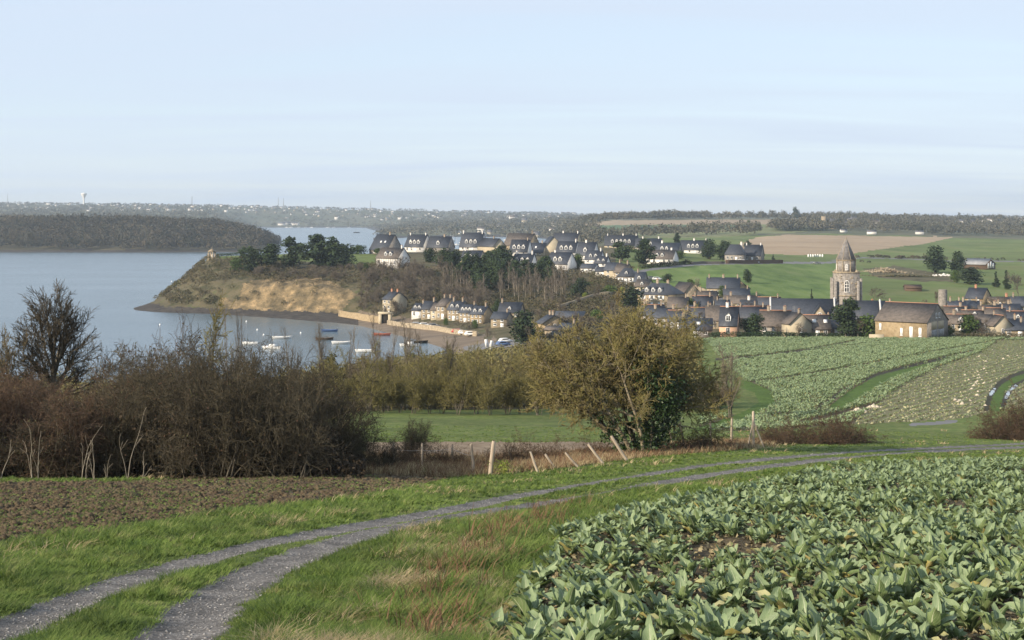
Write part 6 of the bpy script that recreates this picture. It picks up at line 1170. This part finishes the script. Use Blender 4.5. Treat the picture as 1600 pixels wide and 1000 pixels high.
for px, v, L, mt, cb, yw, lb in [(441,529,6.6,m_paint,0,5,'white open boat nearest the promontory, moored in the bay'),(391,538,5,m_paint,0,-10,'white dinghy half hidden behind hedge twigs, left'),(425,545,6,m_paint,1,-20,'white boat just over the hedge twigs'),(515,518,6,blue,0,0,'dark blue boat farthest out beyond the white ones'),(507,531,6,m_timber,0,10,'dark hulled boat left of the long white boat'),
   (534,537,6.5,m_paint,0,5,'long white boat between the poplars'),(571,550,6,m_paint,0,-8,'white boat behind the tallest poplars'),(597,524,6,red,0,-5,'reddish boat near the tide line'),(640,541,6.2,m_paint,1,0,'white cabin boat close to the beach'),(652,536,7,m_darkhole,0,8,'black-hulled boat stranded on the sand')]:
    D = F*ZC/(v-HZ); x = (px-800)/F*D; e = hull(L, L*.34, .55, 0, mt, m_timber if mt is m_paint else m_grey, cb); e.location = (x, D, max(.12, H(x, D)+.3) if cls_at(np.array(x), np.array(D)) != NAMES.index('sea_bed') else .12); e.rotation_euler = (0, 0, R(yw)); tag(e, lb, 'boat')
for px, v in [(250,508),(402,516),(470,521),(268,440),(385,503),(412,524)]:
    D = F*ZC/(v-HZ); b = MB(); b.tube([(0,0,-.3),(0,0,-.15),(0,0,.1),(0,0,.4),(0,0,.5)], [.1,.24,.3,.2,.05], 8); o = b.build('buoy', [m_paint], None, True); o.location = ((px-800)/F*D, D, .05); tag(o, 'small white mooring buoy floating in the bay', 'buoy', 'mooring buoys in the bay')
for i, (px, v) in enumerate([(448,355.5),(454.5,355.3),(467,355.5),(478,355.5),(487,355.2),(512,355.8),(522,355.4),(546,355.8)]):
    D = F*ZC/(v-HZ); D = min(D, 5200); e = hull(13, 4, 1.3, 15+3*(i % 3), m_paint, m_paint, True, 'sailing_yacht'); e.location = ((px-800)/F*D, D, .2); e.rotation_euler = (0, 0, R(20*(i % 4)-25)); tag(e, 'white yacht with bare mast moored in line across the bay mouth', 'yacht', 'yachts moored across the bay mouth')
e = hull(16, 5, 1.6, 5, m_darkhole, m_grey, True, 'work_boat'); D = F*ZC/(364-HZ); e.location = ((557-800)/F*D, D, .2); tag(e, 'dark work boat alone in the middle of the far channel', 'boat')
rg = np.random.default_rng(12)
for i in range(26):
    px = rg.uniform(690, 905); D = rg.uniform(1900, 2500); e = hull(9, 3, 1.0, rg.uniform(10, 13), m_paint, m_paint, True, 'sailing_yacht'); xx = (px-800)/F*D
    e.location = (xx, D, max(.2, H(xx, D)+.4)); e.rotation_euler = (0, 0, R(rg.uniform(-60, 60))); tag(e, 'white yacht with bare mast crowded in the anchorage behind the estate roofs', 'yacht', 'yachts in the anchorage behind the estate')
# cars
def car(px, v, D0, D1, col, yaw, label, van=False):
    x, y, z = hit(px, v, D0, D1); e = empty('parked_car', (x, y, z+.05), R(yaw)); tag(e, label, 'car'); m = M('paint '+'_'.join(map(str, col)), [col, tuple(c*1.05 for c in col)], 1, .3, spec=.5)
    L, W = 4.2, 1.7; prof = [(-2.1, .35), (-2.1, .85), (-1.9, 1.0), (-1.6, 1.42), (.45, 1.45), (1.15, .98), (2.0, .85), (2.1, .4)] if not van else [(-2.3, .35), (-2.3, 1.9), (.9, 1.9), (1.6, 1.1), (2.3, .95), (2.3, .4)]
    n = len(prof); b = MB(); b.add([(a, s*W/2*(1 if c < 1.1 else .86), c) for s in (-1, 1) for a, c in prof], [[(i, (i+1) % n, n+(i+1) % n, n+i) for i in range(n)], [(0, i+1, i) for i in range(1, n-1)]+[(n, n+i, n+i+1) for i in range(1, n-1)]]); b.build('body', [m], e)
    b = MB()
    for s in (-1, 1): b.box(-1.45, .75, s*W*.46-.03, s*W*.46+.03, 1.02, 1.34, 0)
    b.add([(.55, -.66, 1.42), (.55, .66, 1.42), (1.17, .74, 1.03), (1.17, -.74, 1.03)], [[(0, 3, 2, 1)]], 0); b.build('window', [m_glass], e)
    for sx in (-1.3, 1.3):
        for sy in (-.8, .8): b = MB(); b.tube([(sx, sy-.1, .32), (sx, sy+.1, .32)], [.32, .32], 12); b.tube([(sx, sy+.101*np.sign(sy), .32), (sx, sy+.12*np.sign(sy), .32)], [.18, .02], 8, 1); b.build('wheel', [m_darkhole, m_metal], e)
S_, W_, G_, B_ = (.42, .44, .46), (.68, .68, .66), (.10, .11, .12), (.10, .16, .30)
for a in [(1180,411.5,700,860,S_,5,'silver car parked against the dark lane wall'),(1160,411.5,700,860,W_,0,'small white van beside the silver car on the lane',True),(1276,413,720,900,G_,0,'dark car alone on the lane across the pasture'),(1115,466,520,600,S_,20,'silver car in the farmhouse yard'),(1027,438,580,680,S_,-15,'silver car above the manor roofs'),(1017,437,580,680,G_,10,'dark car left of the silver one above the manor'),
   (664,511,490,560,W_,10,'white car on the quay in front of the white cottage'),(652,510,490,560,S_,-10,'grey car on the quay left of the white car'),(678,512,490,560,G_,0,'dark car between the quay wall and cottages'),(716,521,470,530,(.35,.05,.04),-10,'red car at the beach end of the quay'),(726,523,465,530,W_,-5,'white car next to the red one on the quay'),(736,525,460,520,W_,15,'white car nearest the pollard trees'),(786,541,420,470,B_,30,'blue car on the lane by the beach'),(790,536,420,470,W_,30,'white car behind the blue one by the beach')]: car(*a)
# white sign boards by the beach lane
for px, v, tl in ((766, 546, 12), (761, 544, -8)):
    x, y, z = hit(px, v, 400, 470); b = MB(); b.box(-.45, .45, -.04, .04, .3, 2.6, 0); b.box(-.08, .08, -.06, .06, -.3, .3, 0); o = b.build('white_board', [m_paint]); o.location = (x, y, z); o.rotation_euler = (0, R(tl), R(20)); tag(o, 'tall white board leaning right by the beach lane' if tl > 0 else 'tall white board leaning left by the beach lane', 'board')
# aerials
for px, v0, v1, D in ((1226, 480, 506, 428), (1242, 478, 500, 428)):
    x = (px-800)/F*D; z0 = ZC-(v1-HZ)/F*D; z1 = ZC-(v0-HZ)/F*D; b = MB(); b.tube([(0, 0, z0), (0, 0, z1)], [.05, .04], 5)
    for k in range(4): b.tube([(-.6, 0, z1-.15-k*.25), (.6, 0, z1-.15-k*.25)], [.03, .03], 4)
    o = b.build('aerial', [m_metal]); o.location = (x, D+1, 0); tag(o, 'television aerial on the pale grey roof, '+('left' if px == 1226 else 'right')+' of two', 'aerial')

# ---------------------------------------------------------------- air
b = MB(); b.box(-6500, 6500, -60, 9600, -6, 165); o = b.build('haze', [bpy.data.materials.new('air')]); tag(o, kind='stuff'); o['label'] = 'thin bluish winter haze filling the whole valley'; o['category'] = 'haze'
m = o.data.materials[0]; m.use_nodes = True; t = m.node_tree; t.nodes.remove(t.nodes['Principled BSDF']); pv = t.nodes.new('ShaderNodeVolumePrincipled')
pv.inputs['Density'].default_value = 9.0e-5; pv.inputs['Color'].default_value = (.74, .87, 1.0, 1); pv.inputs['Anisotropy'].default_value = .25; t.links.new(pv.outputs[0], t.nodes['Material Output'].inputs['Volume'])
